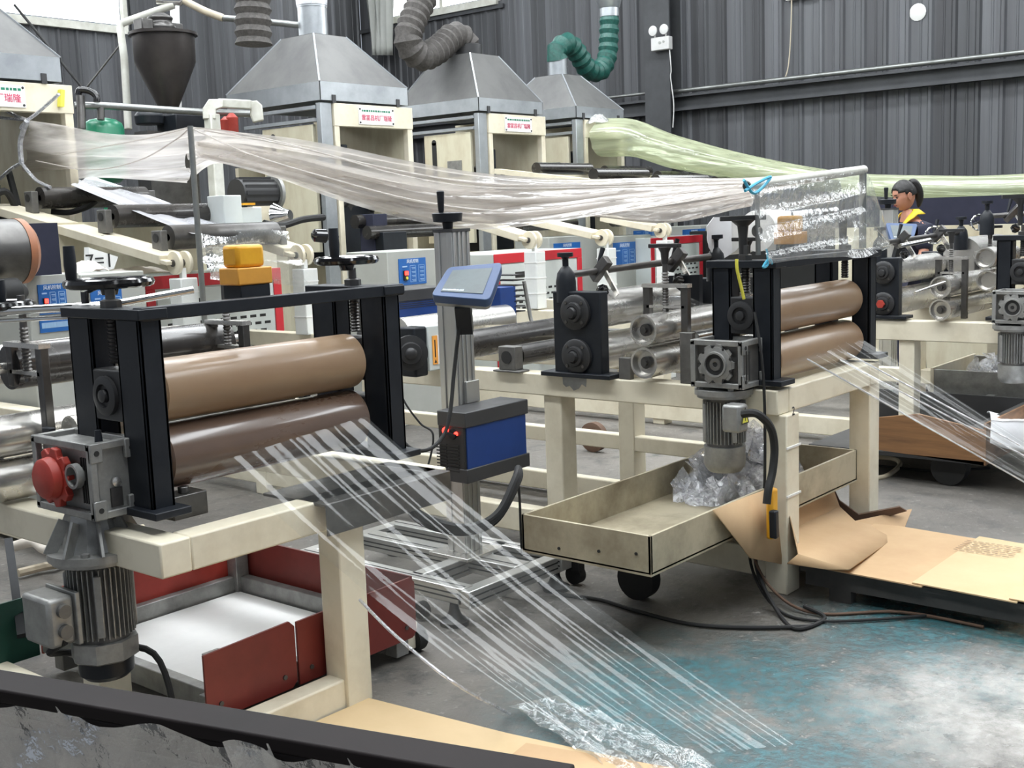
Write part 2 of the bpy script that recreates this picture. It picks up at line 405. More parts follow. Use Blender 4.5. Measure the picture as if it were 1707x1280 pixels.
wall('wall_right', (XW, -3.0, 0), math.radians(90), YW+3.0, 4.1, zright)
wall('wall_left', (XW, YW, 0), math.radians(180), 16.5, sL-.04, lambda s: ZR if XW-s > xl else sL-.04)
# sheet wall between and above the windows
g = G(); g.box(xl, YW+.03, sL-.04, XW, YW+.08, ZR); g.box(-2.5, YW+.03, sL+WB, xl, YW+.08, ZR); struct(g, 'wall_back', 'wall', smooth=False)
g = G(); g.box(XW+.02, 7.05, 0, XW+.07, yr1, ZR); g.box(XW+.02, yr0, 0, XW+.07, YW, ZR); g.box(XW+.02, yr1, 0, XW+.07, yr0, zr-.05); g.box(XW, yr1, zr+WB, XW+.05, yr0, ZR); g.box(XW, -3, 5.84, XW+.05, 7.05, ZR)
struct(g, 'wall_right_upper', 'wall', smooth=False)
g = G(); g.box(-6, -8, ZR, XW+.3, YW+.3, ZR+.1); struct(g, 'ceiling', 'roof', smooth=False)
for i, (x0, x1, y0, y1) in enumerate([(.3, 1.2, -3, 11), (3.2, 4.1, -3, 13), (6.3, 7.3, -3, 13), (10.0, 11.0, -3, 13)]):
    g = G(); g.box(x0, y0, ZR-.05, x1, y1, ZR-.02); o = struct(g, 'skylight_panel', 'sky_panel', smooth=False)
# girts and columns
zg = 3.06
yc = at(1105, 100, x=XW).y
g = G(); g.box(XW-.16, -3, zg-.18, XW-.04, yc, zg-.14); g.box(XW-.16, -3, zg, XW-.04, yc, zg+.03); g.box(XW-.06, -3, zg-.18, XW-.03, yc, zg+.03); struct(g, 'trim_1', 'wall_trim', smooth=False)
g = G(); g.box(XW-.16, yc, zg-.20, XW-.04, YW, zg-.16); g.box(XW-.16, yc, zg-.02, XW-.04, YW, zg+.01); g.box(XW-.06, yc, zg-.2, XW-.03, YW, zg+.01); struct(g, 'trim_2', 'wall_trim', smooth=False)
g = G(); g.box(XW-.05, yr1-.1, zr-.16, XW-.01, YW, zr-.1); struct(g, 'trim_3', 'wall_trim', smooth=False)
yb0 = at(1128, 200, x=XW-.15).y; yb1 = at(1086, 200, x=XW-.15).y
g = G(); g.box(XW-.30, yb0, 0, XW-.27, yb1, ZR); g.box(XW-.03, yb0, 0, XW, yb1, ZR); g.box(XW-.28, (yb0+yb1)/2-.02, 0, XW-.02, (yb0+yb1)/2+.02, ZR); struct(g, 'trim_4', 'wall_trim', smooth=False)
g = G(); g.cyl((XW-.12, YW-.4, zg+.10), (XW-.12, yc+.2, zg+.10), .02); g.cyl((XW-.13, yc-.2, zg+.08), (XW-.13, -3, zg+.08), .03)
tag(g.out('conduit_pipe', 'pipe_steel'), 'long grey conduit pipe lying along the ledge of the dark wall', 'pipe')
# grey curtain strips in the corner
g = G(); P = [at(u, v, x=XW-.3) for u, v in ((608, -30), (655, -30), (655, 92), (618, 92))]
rows = []
for j in range(9):
    t = j/8; a = lerp(P[0], P[3], t); b = lerp(P[1], P[2], t); rows.append([lerp(a, b, i/12)+V((.05*math.sin(i*2.3+t), 0, 0)) for i in range(13)])
g.grid(rows); tag(g.out('curtain', 'grey_box', solid=.004), 'pale grey plastic curtain hanging in the hall corner', 'curtain')
# hanging wire and pale spot on the right wall
g = G(); g.tube(smooth_path([at(1320, -20, x=XW-.1), at(1318, 60, x=XW-.1), at(1314, 110, x=XW-.1), at(1308, 132, x=XW-.12)]), .008, 6)
tag(g.out('wire', 'hose_beige'), 'thin beige wire hanging down the dark wall to the ledge', 'wire')
c = at(1529, 20, x=XW-.03); g = G(); g.lathe(c, (1, 0, 0), [(0, .05), (.015, .10), (.02, .02)], 16)
tag(g.out('wall_patch', 'lamp_white'), 'small round white patch high on the dark wall', 'patch')
# emergency light on the column
c = at(1103, 73, x=XW-.36)
t = thing('emergency_light', 'white twin-head emergency light box on the dark steel column', 'light', c)
g = G(); g.bc(c, .10, .28, .17); hb = g.out('housing', 'lamp_white', t, bev=.01)
for s in (-1, 1):
    g = G(); q = c+V((-.03, s*.085, .17)); g.lathe(q, (-1, 0, 0), [(0, .035), (.03, .062), (.05, .066), (.055, .05)], 20); g.out('lamp_head', 'lamp_white', t)
    g = G(); g.cyl(q+V((.0, 0, -.09)), q+V((0, 0, -.03)), .012); g.out('bracket', 'lamp_white', t)
g = G(); g.cyl(c+V((-.05, .0, .01)), c+V((-.058, .0, .01)), .018, n=10); g.cyl(c+V((-.05, -.06, .02)), c+V((-.058, -.06, .02)), .014, n=10); g.out('button', 'grey_box', t)
g = G(); g.tube(smooth_path([c+V((0, -.12, -.08)), c+V((0, -.14, -.35)), c+V((0, -.13, -.45)), c+V((0, -.17, -.8)), c+V((0, -.15, -1.1))]), .008, 6); g.out('cord', 'lamp_white', t)
# ------------------------------------------------------------------ machine building blocks
def base_frame(label, x0, x1, y0, y1, zt, h, legs, rails, b=.1, mat='cream', cross=()):
    t = thing('machine_frame', label, 'machine frame', (x0, y0, 0), 'cream machine base frames')
    for x in (x0, x1):
        g = G(); g.box(x, y0, zt-h, x+b, y1, zt); g.out('side_beam', mat, t, bev=.006)
    for y in (y0,)+tuple(cross):
        g = G(); g.box(x0+b, y, zt-h, x1, y+b*.9, zt); g.out('cross_beam', mat, t, bev=.006)
    for x, y in legs:
        g = G(); g.box(x, y, 0, x+b+.01, y+b, zt-h); g.out('leg', mat, t, bev=.006)
    for r in rails:
        g = G(); g.box(r[0]+.005, r[1]+.006, r[2], r[3]-.005, r[4], r[5]); g.out('rail', mat, t, bev=.006)
    return t
def handwheel(parent, c, R, hoff, matw='black_gloss', hh=.11):
    """horizontal handwheel with a vertical grip, spoked"""
    c = V(c); g = G(); g.ring(c, (0, 0, 1), R, .014, 30, 8)
    g.lathe(c+V((0, 0, -.035)), (0, 0, 1), [(0, .022), (.03, .03), (.045, .028)], 16)
    for k in range(3):
        q = math.radians(20+120*k); e = c+V((math.cos(q)*R, math.sin(q)*R, 0)); g.bar(c, e, .022, .010, up=(0, 0, 1))
    w = g.out('handwheel', matw, parent)
    if hh:
        e = c+V(hoff); g = G(); g.lathe(e, (0, 0, 1), [(0, .010), (.012, .015), (hh*.5, .018), (hh, .016)], 14); g.out('grip', 'black', w)
    return w
def nip_station(label, x0, x1, y0, y1, zb, zt, yr, r1, z1, r2, z2, xr0, xr1, mats, tee=False, bar_y=None):
    """two nip rollers between pairs of black posts, screws and handwheels above"""
    t = thing('nip_roller_station', label, 'roller machine', (x0, y0, zb), 'nip roller stations')
    pw = (y1-y0)*.32
    for s, x in ((-1, x0), (1, x1)):
        for y in (y0, y1-pw):
            g = G(); g.box(x-.035, y, zb, x-.022, y+pw, zt-.03); g.box(x-.035, y, zb, x+.04, y+.012, zt-.03); g.box(x-.035, y+pw-.012, zb, x+.04, y+pw, zt-.03); g.box(x+.028, y, zb, x+.04, y+pw, zt-.03)
            g.out('post', 'black', t, bev=.003)
        g = G(); g.box(x-.045, y0-.02, zt-.03, x+.05, y1+.02, zt); g.out('top_plate', 'black', t, bev=.003)
        g = G(); g.box(x-.06, y0-.05, zb, x+.06, y1+.05, zb+.022); g.out('base_plate', 'black', t, bev=.003)
        ym = (y0+y1)/2
        # threaded screw and sliding bearing block
        g = G(); g.cyl((x, ym, z1+.09), (x, ym, zt+.06), .014, n=12)
        for k in range(int((zt-z1-.1)/.011)): g.lathe((x, ym, z1+.09+k*.011), (0, 0, 1), [(0, .014), (.005, .018), (.010, .014)], 12, caps=False)
        g.lathe((x, ym, zt), (0, 0, 1), [(0, .03), (.02, .03), (.024, .02)], 6)
        g.out('lead_screw', 'steel_dark', t)
        g = G(); g.bc((x, ym, z1), .07, (y1-y0)*.40, .15); bb = g.out('bearing_block', 'charcoal', t, bev=.006)
        g = G(); g.lathe((x-.036, ym, z1), (-1, 0, 0), [(0, .058), (.012, .058), (.016, .045), (.016, .035), (.006, .033), (.006, .02), (.02, .018), (.022, .01)], 24); g.out('bearing', 'charcoal', bb)
        g = G(); g.bc((x, ym, z2), .07, (y1-y0)*.40, .14); g.out('bearing_block', 'charcoal', t, bev=.006)
    for r, z, mt in ((r1, z1, mats[0]), (r2, z2, mats[1])):
        g = G(); g.lathe((xr0, yr, z), (1, 0, 0), [(0, r*.25), (0, r*.94), (.008, r), (xr1-xr0-.014, r), (xr1-xr0-.004, r*.985), (xr1-xr0, r*.93), (xr1-xr0, r*.25)], 48, caps=False)
        ro = g.out('roller', mt, t, ang=20)
        g = G(); g.cyl((x0-.03, yr, z), (x1+.03, yr, z), .022); g.out('shaft', 'steel', ro)
    by = y0+.03 if bar_y is None else bar_y
    g = G(); g.box(x0-.03, by-.045, zt-.034, x1+.05, by-.001, zt+.004); g.out('tie_bar', 'black', t, bev=.003)
    return t
def gearmotor(label, x, y, z, kind):
    """worm gear box with a vertical flange motor hanging below; output face looks to -x"""
    t = thing('gear_motor', label, 'motor', (x, y, 0))
    wx, wy, wz = (.15, .32, .22) if kind == 'cap' else (.19, .235, .19)
    hz = wz/2
    bt = 'cast' if kind == 'cap' else 'cast_dark'
    g = G(); g.bc((x+.012, y, z), wx-.03, wy-.03, wz-.03); gb = g.out('gear_housing', bt, t, bev=.004)
    g = G()
    e = .022
    for sy in (-1, 1):
        for sz in (-1, 1): g.bc((x, y+sy*(wy/2-e/2), z+sz*(hz-e/2)), wx, e, e)
        for sx in (-1, 1): g.bc((x+sx*(wx/2-e/2), y+sy*(wy/2-e/2), z), e, e, wz-.01)
    for sz in (-1, 1):
        for sx in (-1, 1): g.bc((x+sx*(wx/2-e/2), y, z+sz*(hz-e/2)), e, wy-.02, e)
    for sx in (-1, 1):
        for sz in (-1, 1): g.bc((x+sx*(wx/2-.02), y-wy/2+.004, z+sz*(hz-.028)), .04, .014, .056)
    g.out('frame_edge', 'cast', gb, bev=.003)
    g = G()
    for sx in (-1, 1):
        for sz in (-1, 1): g.cyl((x+sx*(wx/2-.02), y-wy/2-.0045, z+sz*(hz-.028)), (x+sx*(wx/2-.02), y-wy/2-.003, z+sz*(hz-.028)), .008, n=12)
    for k in range(5): g.bc((x-wx/2+.012, y-.08+k*.012-.06, z), .006, .004, wz*.6)
    g.out('bolt_hole', 'dark_ink', gb)['kind'] = 'stuff'
    xf = x-wx/2+.006
    if kind == 'cap':
        g = G(); g.quadcyl_gear((xf, y+.025, z), (-1, 0, 0), .070, .088, .022, 9); g.lathe((xf-.022, y+.025, z), (-1, 0, 0), [(0, .062), (.028, .058), (.036, .048)], 28); g.out('red_cap', 'red', gb, bev=.003)['label'] = 'red plastic cap'
        g = G(); g.lathe((xf-.004, y-.085, z+.015), (-1, 0, 0), [(0, .036), (.02, .036), (.02, .028), (-.01, .026)], 26, caps=False); g.out('oil_port', 'cast', gb)
        g = G(); g.cyl((x-.02, y-.12, z+hz-.01), (x-.02, y-.12, z+hz+.03), .012, .009); g.out('breather_plug', 'black', gb)
        g = G(); g.lathe((x+.005, y-wy/2+.012, z-.01), (0, -1, 0), [(0, .014), (.008, .014), (.01, .008)], 14); g.out('sight_glass', 'steel', gb)
        g = G(); g.bc((x+.005, y-wy/2+.012, z-.055), .036, .006, .055); g.out('name_plate', 'steel_dark', gb)
    else:
        g = G(); g.lathe((xf, y, z), (-1, 0, 0), [(0, .070), (.012, .070), (.014, .052), (.022, .050), (.022, .043), (-.02, .042)], 36, caps=False); g.out('output_flange', 'cast', gb)
        g = G(); g.quadcyl_gear((xf, y, z), (-1, 0, 0), .066, .082, .010, 9); g.out('flange_lugs', 'cast', gb)
        g = G()
        for k in range(9):
            q = 2*math.pi*k/9; g.cyl((xf-.012, y+math.cos(q)*.070, z+math.sin(q)*.070), (xf-.0135, y+math.cos(q)*.070, z+math.sin(q)*.070), .0055, n=8)
        g.out('lug_hole', 'dark_ink', gb)['kind'] = 'stuff'
        g = G(); g.cyl((xf-.0102, y, z), (xf-.0118, y, z), .0425, n=28); g.out('bore', 'dark_ink', gb)
        g = G(); g.lathe((xf-.0118, y, z), (-1, 0, 0), [(0, .026), (.004, .024), (.004, .012), (.001, .010)], 20, caps=False); g.out('hollow_shaft', 'cast_dark', gb)
    zf = z-hz
    if kind == 'cap':
        g = G(); g.lathe((x, y-.02, zf), (0, 0, -1), [(0, .068), (.11, .098)], 8, caps=True)
        for k in range(8):
            q = 2*math.pi*k/8+.39; a = V((x+math.cos(q)*.08, y-.02+math.sin(q)*.08, zf-.02)); b = V((x+math.cos(q)*.13, y-.02+math.sin(q)*.13, zf-.115)); g.bar(a, b, .008, .035)
        g.out('adapter_cone', 'cast', t)
        zf -= .11; R = .138
    else: R = .118; zf -= .012
    cy = y-.02 if kind == 'cap' else y+.02
    g = G(); g.lathe((x, cy, zf), (0, 0, -1), [(0, R*.6), (0, R), (.022, R), (.024, R*.92), (.034, R*.92)], 40)
    for k in range(4):
        q = math.pi/4+k*math.pi/2; g.lathe((x+math.cos(q)*R*.85, cy+math.sin(q)*R*.85, zf), (0, 0, 1), [(0, .013), (.01, .013)], 6)
    g.out('flange', 'cast', t)
    zm = zf-.034; mh = .24 if kind == 'cap' else .20; mr = .088 if kind == 'cap' else .082
    g = G(); g.lathe((x, cy, zm), (0, 0, -1), [(0, mr*.9), (.02, mr*.86), (mh, mr*.86)], 32); mb = g.out('motor_body', 'cast_dark', t)
    g = G()
    for k in range(36):
        q = 2*math.pi*k/36; a = V((math.cos(q), math.sin(q), 0)); p = V((x, cy, zm-.02-mh/2+.02))+a*mr*.94; g.bar(p+V((0, 0, mh/2-.015)), p-V((0, 0, mh/2-.015)), .003, mr*.22, up=a)
    g.out('cooling_fins', 'cast', mb)
    for k in range(4):
        g = G(); q = math.pi/4+k*math.pi/2+.2; a = V((math.cos(q), math.sin(q), 0)); p = V((x, cy, zm-mh/2))+a*mr*1.0; g.bar(p+V((0, 0, .012+mh*.32)), p-V((0, 0, -.012+mh*.45)), .022, .02, up=a)
        g.out('rib', 'cast', mb, bev=.003)
    zb = zm-mh
    if kind == 'cap':
        g = G(); g.lathe((x, cy, zb), (0, 0, -1), [(0, mr*1.12), (.055, mr*1.12), (.062, mr*1.0)], 8); g.out('end_bell', 'cast', t)
        g = G(); g.lathe((x, cy, zb-.06), (0, 0, -1), [(0, mr*.92), (.045, mr*.9), (.06, mr*.72)], 28); g.out('fan_cover', 'black', t)
    else:
        g = G(); g.lathe((x, cy, zb), (0, 0, -1), [(0, mr*1.02), (.07, mr*1.02), (.085, mr*.98), (.105, mr*.8)], 32); g.out('fan_cover', 'cast', t)
        g = G(); g.bc((x, cy, zb-.035), .01, .01, .01); 
    return t, (x, cy, zm, mh, mr)
def stub_pair(label, x0, x1, y, zc, r, py, zt, zb, tee=True):
    """pair of small nip rollers running across, with a steel yoke, screw and T handle"""
    t = thing('guide_roller_pair', label, 'rollers', (x0, y, zb), 'pairs of small steel guide rollers')
    for z in (zc+r+.003, zc-r-.003):
        g = G(); g.lathe((x0-.10, y, z), (1, 0, 0), [(.03, .02), (.03, r*.72), (0, r*.86), (0, r), (.28, r), (x1-x0+.10, r)], 32)
        ro = g.out('roller', 'steel', t)
        g = G(); g.cyl((x0-.10, y, z), (x0-.04, y, z), .014, n=8); g.cyl((x0-.085, y, z), (x0-.06, y, z), .026, n=16); g.out('axle_nut', 'steel_dark', ro)
    for x in (x0+.08, x1-.05):
        for yy in (y-py, y+py*.9):
            g = G(); g.bar((x, yy, zb if yy < y else zt-.14), (x, yy, zt), .035, .03); g.out('yoke_post', 'steel_dark', t, bev=.003)
        g = G(); g.bar((x, y-py-.02, zt), (x, y+py*.9+.02, zt), .04, .016); g.bar((x, y-py, zt-.09), (x, y+py*.9, zt-.09), .03, .012); g.out('yoke_bar', 'steel', t)
        g = G(); g.cyl((x, y, zt-.12), (x, y, zt+.16), .012); 
        for k in range(14): g.lathe((x, y, zt-.11+k*.012), (0, 0, 1), [(0, .012), (.006, .016), (.011, .012)], 10, caps=False)
        g.out('screw', 'steel_dark', t)
        if tee:
            g = G(); g.lathe((x, y, zt+.09), (0, 0, 1), [(0, .014), (.05, .018), (.075, .03)], 12); g.bar((x, y-.075, zt+.17), (x, y+.075, zt+.17), .03, .018); g.out('tee_handle', 'charcoal', t, bev=.003)
    return t
def bearing_stand(label, x0, x1, y0, y1, zb, zt, rs, rollers, dome=True, hubred=False):
    """black plates with round bearings carrying two big rollers"""
    t = thing('roller_stand', label, 'roller machine', (x0, y0, zb), 'stands with two big steel rollers')
    ym = (y0+y1)/2; zs = (zb+.30*(zt-zb)-.02, zb+.76*(zt-zb))
    for x in (x0, x1):
        g = G(); g.box(x-.02, y0, zb, x+.04, y1, zt); g.out('side_plate', 'black', t, bev=.005)
        g = G(); g.box(x-.05, y0-.06, zb, x+.07, y1+.06, zb+.02); g.out('foot_plate', 'black', t, bev=.003)
        for i, z in enumerate(zs):
            g = G(); g.lathe((x-.02, ym, z), (-1, 0, 0), [(0, rs), (.015, rs), (.02, rs*.92), (.022, rs*.6), (.035, rs*.55), (.037, rs*.38), (.03, rs*.36), (.05, rs*.28), (.052, .01)], 28)
            bo = g.out('bearing', 'charcoal', t)
            g = G()
            for k in range(4):
                q = math.pi/4+k*math.pi/2; g.cyl((x-.036, ym+math.cos(q)*rs*.78, z+math.sin(q)*rs*.78), (x-.045, ym+math.cos(q)*rs*.78, z+math.sin(q)*rs*.78), .008, n=6)
            g.out('flange_bolts', 'steel_dark', bo)
            if hubred and i == 0 and x == x0:
                g = G(); g.lathe((x-.07, ym, z), (-1, 0, 0), [(0, .028), (.012, .026)], 6); g.out('hub_cap', 'red', bo)
    for z in zs:
        g = G(); g.lathe((x0+.05, ym, z), (1, 0, 0), [(0, .03), (0, rollers), (x1-x0-.09, rollers), (x1-x0-.09, .03)], 36, caps=False); g.out('roller', 'steel', t)
    return t
def spreader(label, p0, p1, clamps, domes=True):
    """shaft on two domed holders with tilted blade clamps"""
    p0 = V(p0); p1 = V(p1); t = thing('slitter_bar', label, 'machine part', p0, 'slitter bars above the rollers')
    d = (p1-p0).normalized()
    g = G(); g.cyl(p0, p1, .016); g.out('shaft', 'steel_dark', t)
    for p in (p0, p1):
        g = G(); g.lathe(p-V((0, 0, .12)), (0, 0, 1), [(0, .045), (.09, .045), (.13, .038), (.155, .02), (.16, .014), (.19, .014)], 20); h = g.out('holder', 'black', t)
        g = G(); g.lathe(p+V((0, 0, .07)), (0, 0, 1), [(0, .012), (.01, .02), (.012, .036), (.03, .036)], 10); g.out('knob', 'black', h)
    for f in clamps:
        c = lerp(p0, p1, f); g = G(); u = V((0, -.7, .72)); g.bar(c+u*.07+V((-.01, 0, 0)), c-u*.05+V((-.01, 0, 0)), .05, .035, up=d); k = g.out('blade_clamp', 'steel_dark', t, bev=.003)
        u2 = V((.15, .75, -.65)); g = G(); g.bar(c-u2*.02, c-V((0, .09, .11)), .03, .008, up=d); g.out('blade', 'steel', k)
        g = G(); g.cyl(c+V((.02, .03, .02)), c+V((.05, .02, .10)), .007, .012); g.out('lever', 'black', k)
        g = G(); g.lathe(c+V((-.02, -.02, -.07)), (-.6, -.5, -.5), [(0, .012), (.02, .028), (.045, .028), (.05, .02)], 8); g.out('knob', 'black_gloss', k)
    return t
def cable(label, pts, r, mat='rubber', name='cable', cat='cable', n=8):
    g = G(); g.tube(smooth_path(pts), r, 8); return tag(g.out(name, mat), label, cat)
def indicator_box(label, c, s=1.0):
    """yellow two-step box on a black plinth"""
    c = V(c); t = thing('yellow_junction_box', label, 'box', c)
    g = G(); g.bc(c+V((0, 0, .015*s)), .13*s, .10*s, .05*s); g.out('plinth', 'black', t, bev=.003)
    g = G(); g.bc(c+V((0, 0, .07*s)), .15*s, .11*s, .06*s); g.out('lower_box', 'orange', t, bev=.004)
    g = G(); g.bc(c+V((-.005, 0, .14*s)), .12*s, .09*s, .08*s); g.out('upper_box', 'yellow', t, bev=.012)
    return t
# ------------------------------------------------------------------ line one (nearest, lower left)
base_frame('cream steel base frame under the nearest brown rollers at the left', 1.75, 2.80, 2.75, 6.6, .70, .10,
           [(1.79, 3.20), (2.38, 2.74), (1.76, 4.9), (2.80, 4.9)], [(1.80, 2.745, 0, 2.40, 2.83, .10), (2.80, 2.9, .02, 2.88, 6.4, .12), (1.75, 2.9, .02, 1.83, 6.4, .10)], cross=(4.7,))
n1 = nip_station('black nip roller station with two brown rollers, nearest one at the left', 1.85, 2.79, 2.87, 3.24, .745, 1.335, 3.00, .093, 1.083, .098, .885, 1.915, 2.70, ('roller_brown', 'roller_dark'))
handwheel(n1, (1.865, 3.08, 1.405), .115, (-.085, .055, 0))
handwheel(n1, (2.735, 3.02, 1.425), .098, (-.07, -.02, 0))
g = G(); g.box(2.30, 2.70, .69, 2.86, 3.0, .70); g.box(2.30, 2.695, .60, 2.86, 2.70, .70); tag(g.out('drip_sheet', 'steel_dark', bev=.002), 'grey bent sheet metal below the nearest brown rollers', 'sheet')
g = G(); g.box(1.90, 2.90, .71, 2.02, 2.98, .78); g.cyl((1.96, 2.93, .78), (1.96, 2.93, .80), .018, n=6); tag(g.out('levelling_block', 'steel_dark', bev=.003), 'grimy dark steel block with a bolt beside the gear box on the cream beam', 'block')
gearmotor('grey gear motor with a red cap, hanging at the lower left', 1.765, 3.125, .857, 'cap')
# junction box and cable gland of the motor
t = [o for o in bpy.data.objects if o.name == 'gear_motor'][0]
g = G(); g.box(1.575, 3.06, .385, 1.655, 3.21, .53); jb = g.out('terminal_box', 'cast', t, bev=.012)
g = G(); g.box(1.655, 3.05, .38, 1.67, 3.215, .535); g.out('gasket_plate', 'cast', jb, bev=.003)
g = G()
for z in (.43, .49): g.cyl((1.62, 3.06, z), (1.62, 3.045, z), .02, n=16)
g.out('gland', 'cast_dark', jb)
# yellow box on the tie bar
indicator_box('yellow stepped junction box on the black bar above the nearest brown rollers', (2.285, 2.99, 1.338), .88)
# guide rollers behind the nip
stub_pair('pair of small bright steel rollers at the left picture edge', 1.80, 2.72, 3.63, .845, .068, .10, 1.20, .70, tee=False)
t = [o for o in bpy.data.objects if o.name == 'guide_roller_pair'][0]
handwheel(t, (1.83, 3.68, 1.33), .10, (0.02, 0.02, 0), hh=.08)
for nm, y, z, r, mt, lb in (('idler_roller', 3.75, 1.12, .075, 'roller_black', 'long glossy black idler roller behind the nearest brown rollers'),
                            ('idler_roller', 4.05, 1.10, .07, 'steel', 'polished steel idler roller behind the glossy black one at the left'),
                            ('idler_roller', 3.40, .93, .055, 'chrome_worn', 'pale worn idler roller low between the left black posts')):
    t = thing(nm, lb, 'roller', (1.9, y, z-r), 'idler rollers of the nearest line'); g = G(); g.lathe((1.88, y, z), (1, 0, 0), [(0, r*.3), (0, r), (.86, r), (.86, r*.3)], 36, caps=False); ro = g.out('roller', mt, t)
    g = G(); g.cyl((1.80, y, z), (2.84, y, z), .018); g.out('shaft', 'steel', t)
    for x in (1.81, 2.83):
        g = G(); g.bc((x, y, (z+.70)/2), .02, .05, z-.64); g.out('bracket', 'black', t, bev=.003)
# bright rods in front of the control cabinet
t = thing('rod_with_clamp', 'bright chrome rod with a steel clamp block and lever, left of the left handwheel', 'rod', (1.8, 3.5, 1.3))
g = G(); g.cyl((1.79, 3.62, 1.315), (1.99, 3.3, 1.325), .014); g.cyl((1.79, 3.62, 1.285), (1.99, 3.3, 1.295), .007); g.cyl((1.93, 3.30, 1.32), (2.20, 3.15, 1.36), .012); g.out('rod', 'chrome', t)
g = G(); g.bc((1.93, 3.33, 1.30), .07, .05, .07); g.out('clamp_block', 'cast', t, bev=.006)
g = G(); g.cyl((1.89, 3.26, 1.34), (1.89, 3.26, 1.375), .012); g.tube([(1.89, 3.26, 1.37), (1.92, 3.24, 1.385), (1.99, 3.2, 1.40)], .006); g.out('lever', 'black_gloss', t)
# red sided tray under line one
t = thing('red_sided_tray', 'steel tray with red panels standing under the nearest machine', 'tray', (2.4, 3.2, 0))
for i, (xa, xb) in enumerate(((1.94, 2.285), (2.295, 2.83))):
    g = G(); c = .02; za, zb_ = .085, .305
    g.prism([(xa, 2.875, za), (xb-c, 2.875, za), (xb, 2.875, za+c), (xb, 2.875, zb_-c), (xb-c, 2.875, zb_), (xa, 2.875, zb_-.01)], (0, -.008, 0)); g.out('side_panel', 'red_dark', t)
    g = G()
    for xx in (xa+.05, xb-.05): g = G(); g.cyl((xx, 2.867, .13), (xx, 2.862, .13), .008, n=8); g.out('bolt', 'steel_dark', t)
g = G(); g.box(2.82, 2.875, .085, 2.828, 3.85, .305); g.out('side_panel', 'red_dark', t)
for xa, xb, mt in ((1.95, 2.82, 'red'), (1.1, 1.94, 'green_dark')):
    g = G(); g.box(xa, 3.85, .085, xb, 3.858, .305); g.out('side_panel', mt, t)
g = G()
for y in (2.90, 3.83): g.box(1.95, y-.02, .09, 2.81, y+.02, .16)
for x in (2.0, 2.79): g.box(x-.02, 2.9, .09, x+.02, 3.83, .16)
for x in (2.78, 2.02):
    for y in (2.92, 3.82): g.box(x-.03, y-.03, .02, x+.03, y+.03, .27)
g.out('steel_frame', 'cast', t, bev=.003)
g = G(); g.box(2.05, 2.95, .09, 2.76, 3.80, .10); g.out('tray_floor', 'white', t)
g = G(); g.box(2.26, 2.95, .10, 2.34, 3.01, .22); g.out('stub_tube', 'dark_ink', t)
g = G(); g.cyl((2.86, 2.93, .05), (2.90, 2.93, .05), .05); g.out('castor', 'rubber', t)
# film scraps, rags and a wheel at the lower left
g = G(); g.ring((2.0, 4.55, .45), (1, .2, 0), .16, .03, 32, 10); tag(g.out('hanging_tyre', 'rubber'), 'black rubber ring standing behind the left frame at the picture edge', 'ring')
g = G(); g.bar(at(14, 900, x=2.0), at(36, 1060, x=1.85), .028, .022); tag(g.out('diagonal_strut', 'black'), 'black diagonal strut left of the hanging motor', 'strut')
g = G(); g.tube(smooth_path([at(20, 912, x=2.6), at(55, 903, x=2.6), at(75, 915, x=2.6), at(103, 915, x=2.6)]), .025, 10); tag(g.out('rag_roll', 'paper'), 'rolled beige rag lying behind the left cream beam', 'rag')
cable('beige hose lying on the floor behind the hanging motor', [at(30, 955, z=.03), at(70, 945, z=.03), at(110, 935, z=.03), at(150, 900, z=.03), at(240, 880, z=.03)], .02, 'hose_beige', 'hose', 'hose')
g = G(); g.tube(smooth_path([at(62, 985, x=1.9), at(80, 990, x=1.9), at(92, 985, x=1.9), at(82, 1010, x=1.88)]), .008, 6); tag(g.out('yellow_tie', 'yellow_strap'), 'small fluorescent yellow tie behind the motor terminal box', 'tie')
cable('black cable hanging below the grey motor with the red cap', [(1.62, 3.06, .40), (1.60, 3.12, .36), (1.72, 3.22, .30), (1.86, 3.0, .30), (1.86, 2.9, .02)], .010)

# foreground bench with cloth
A = at(-90, 1118, z=.74); B = at(960, 1296, z=.74); dB = (B-A).normalized(); nB = V((-dB.y, dB.x, 0))
if nB.x < 0: nB = -nB
t = thing('dark_bench', 'dark steel topped bench with grey sheet sides along the bottom edge', 'bench', (A.x, A.y, 0))
for k, (h0, h1, o0, o1) in enumerate(((-.004, .022, 0, .075), (-.030, -.008, .0, .066), (-.055, -.034, -.012, .06))):
    g = G(); P = [A-nB*o0, B-nB*o0, B-nB*o1, A-nB*o1]; g.prism([p+V((0, 0, h0)) for p in P], (0, 0, h1-h0)); g.out('top_rail', 'bench', t, bev=.004)
g = G(); rows = []
for j in range(8):
    rows.append([A-nB*(.055+.004*math.sin(i*.8+j))+dB*((B-A).length*i/40)+V((0, 0, -.05-.09*j)) for i in range(41)])
g.grid(rows); g.out('side_sheet', 'bench_cloth', t)
for s0, s1, nm in ((.02, .62, 'a'), (.55, .98, 'b')):
    g = G(); rows = []
    for j in range(14):
        rows.append([A+dB*((B-A).length*lerp(s0, s1, i/40)+.02*math.sin(j*1.1)) - nB*(.064+.010*abs(math.sin(i*.55+j*.35))*math.sin(j*.9+i*.3)+.012) + V((0, 0, .0-.036*j+.012*math.sin(i*.5))) for i in range(41)])
    g.grid(rows)
    tag(g.out('film_scrap', 'film_crinkle'), 'crinkled clear film stuck on the bench side, %s' % ('left piece' if nm == 'a' else 'right piece'), 'plastic film')

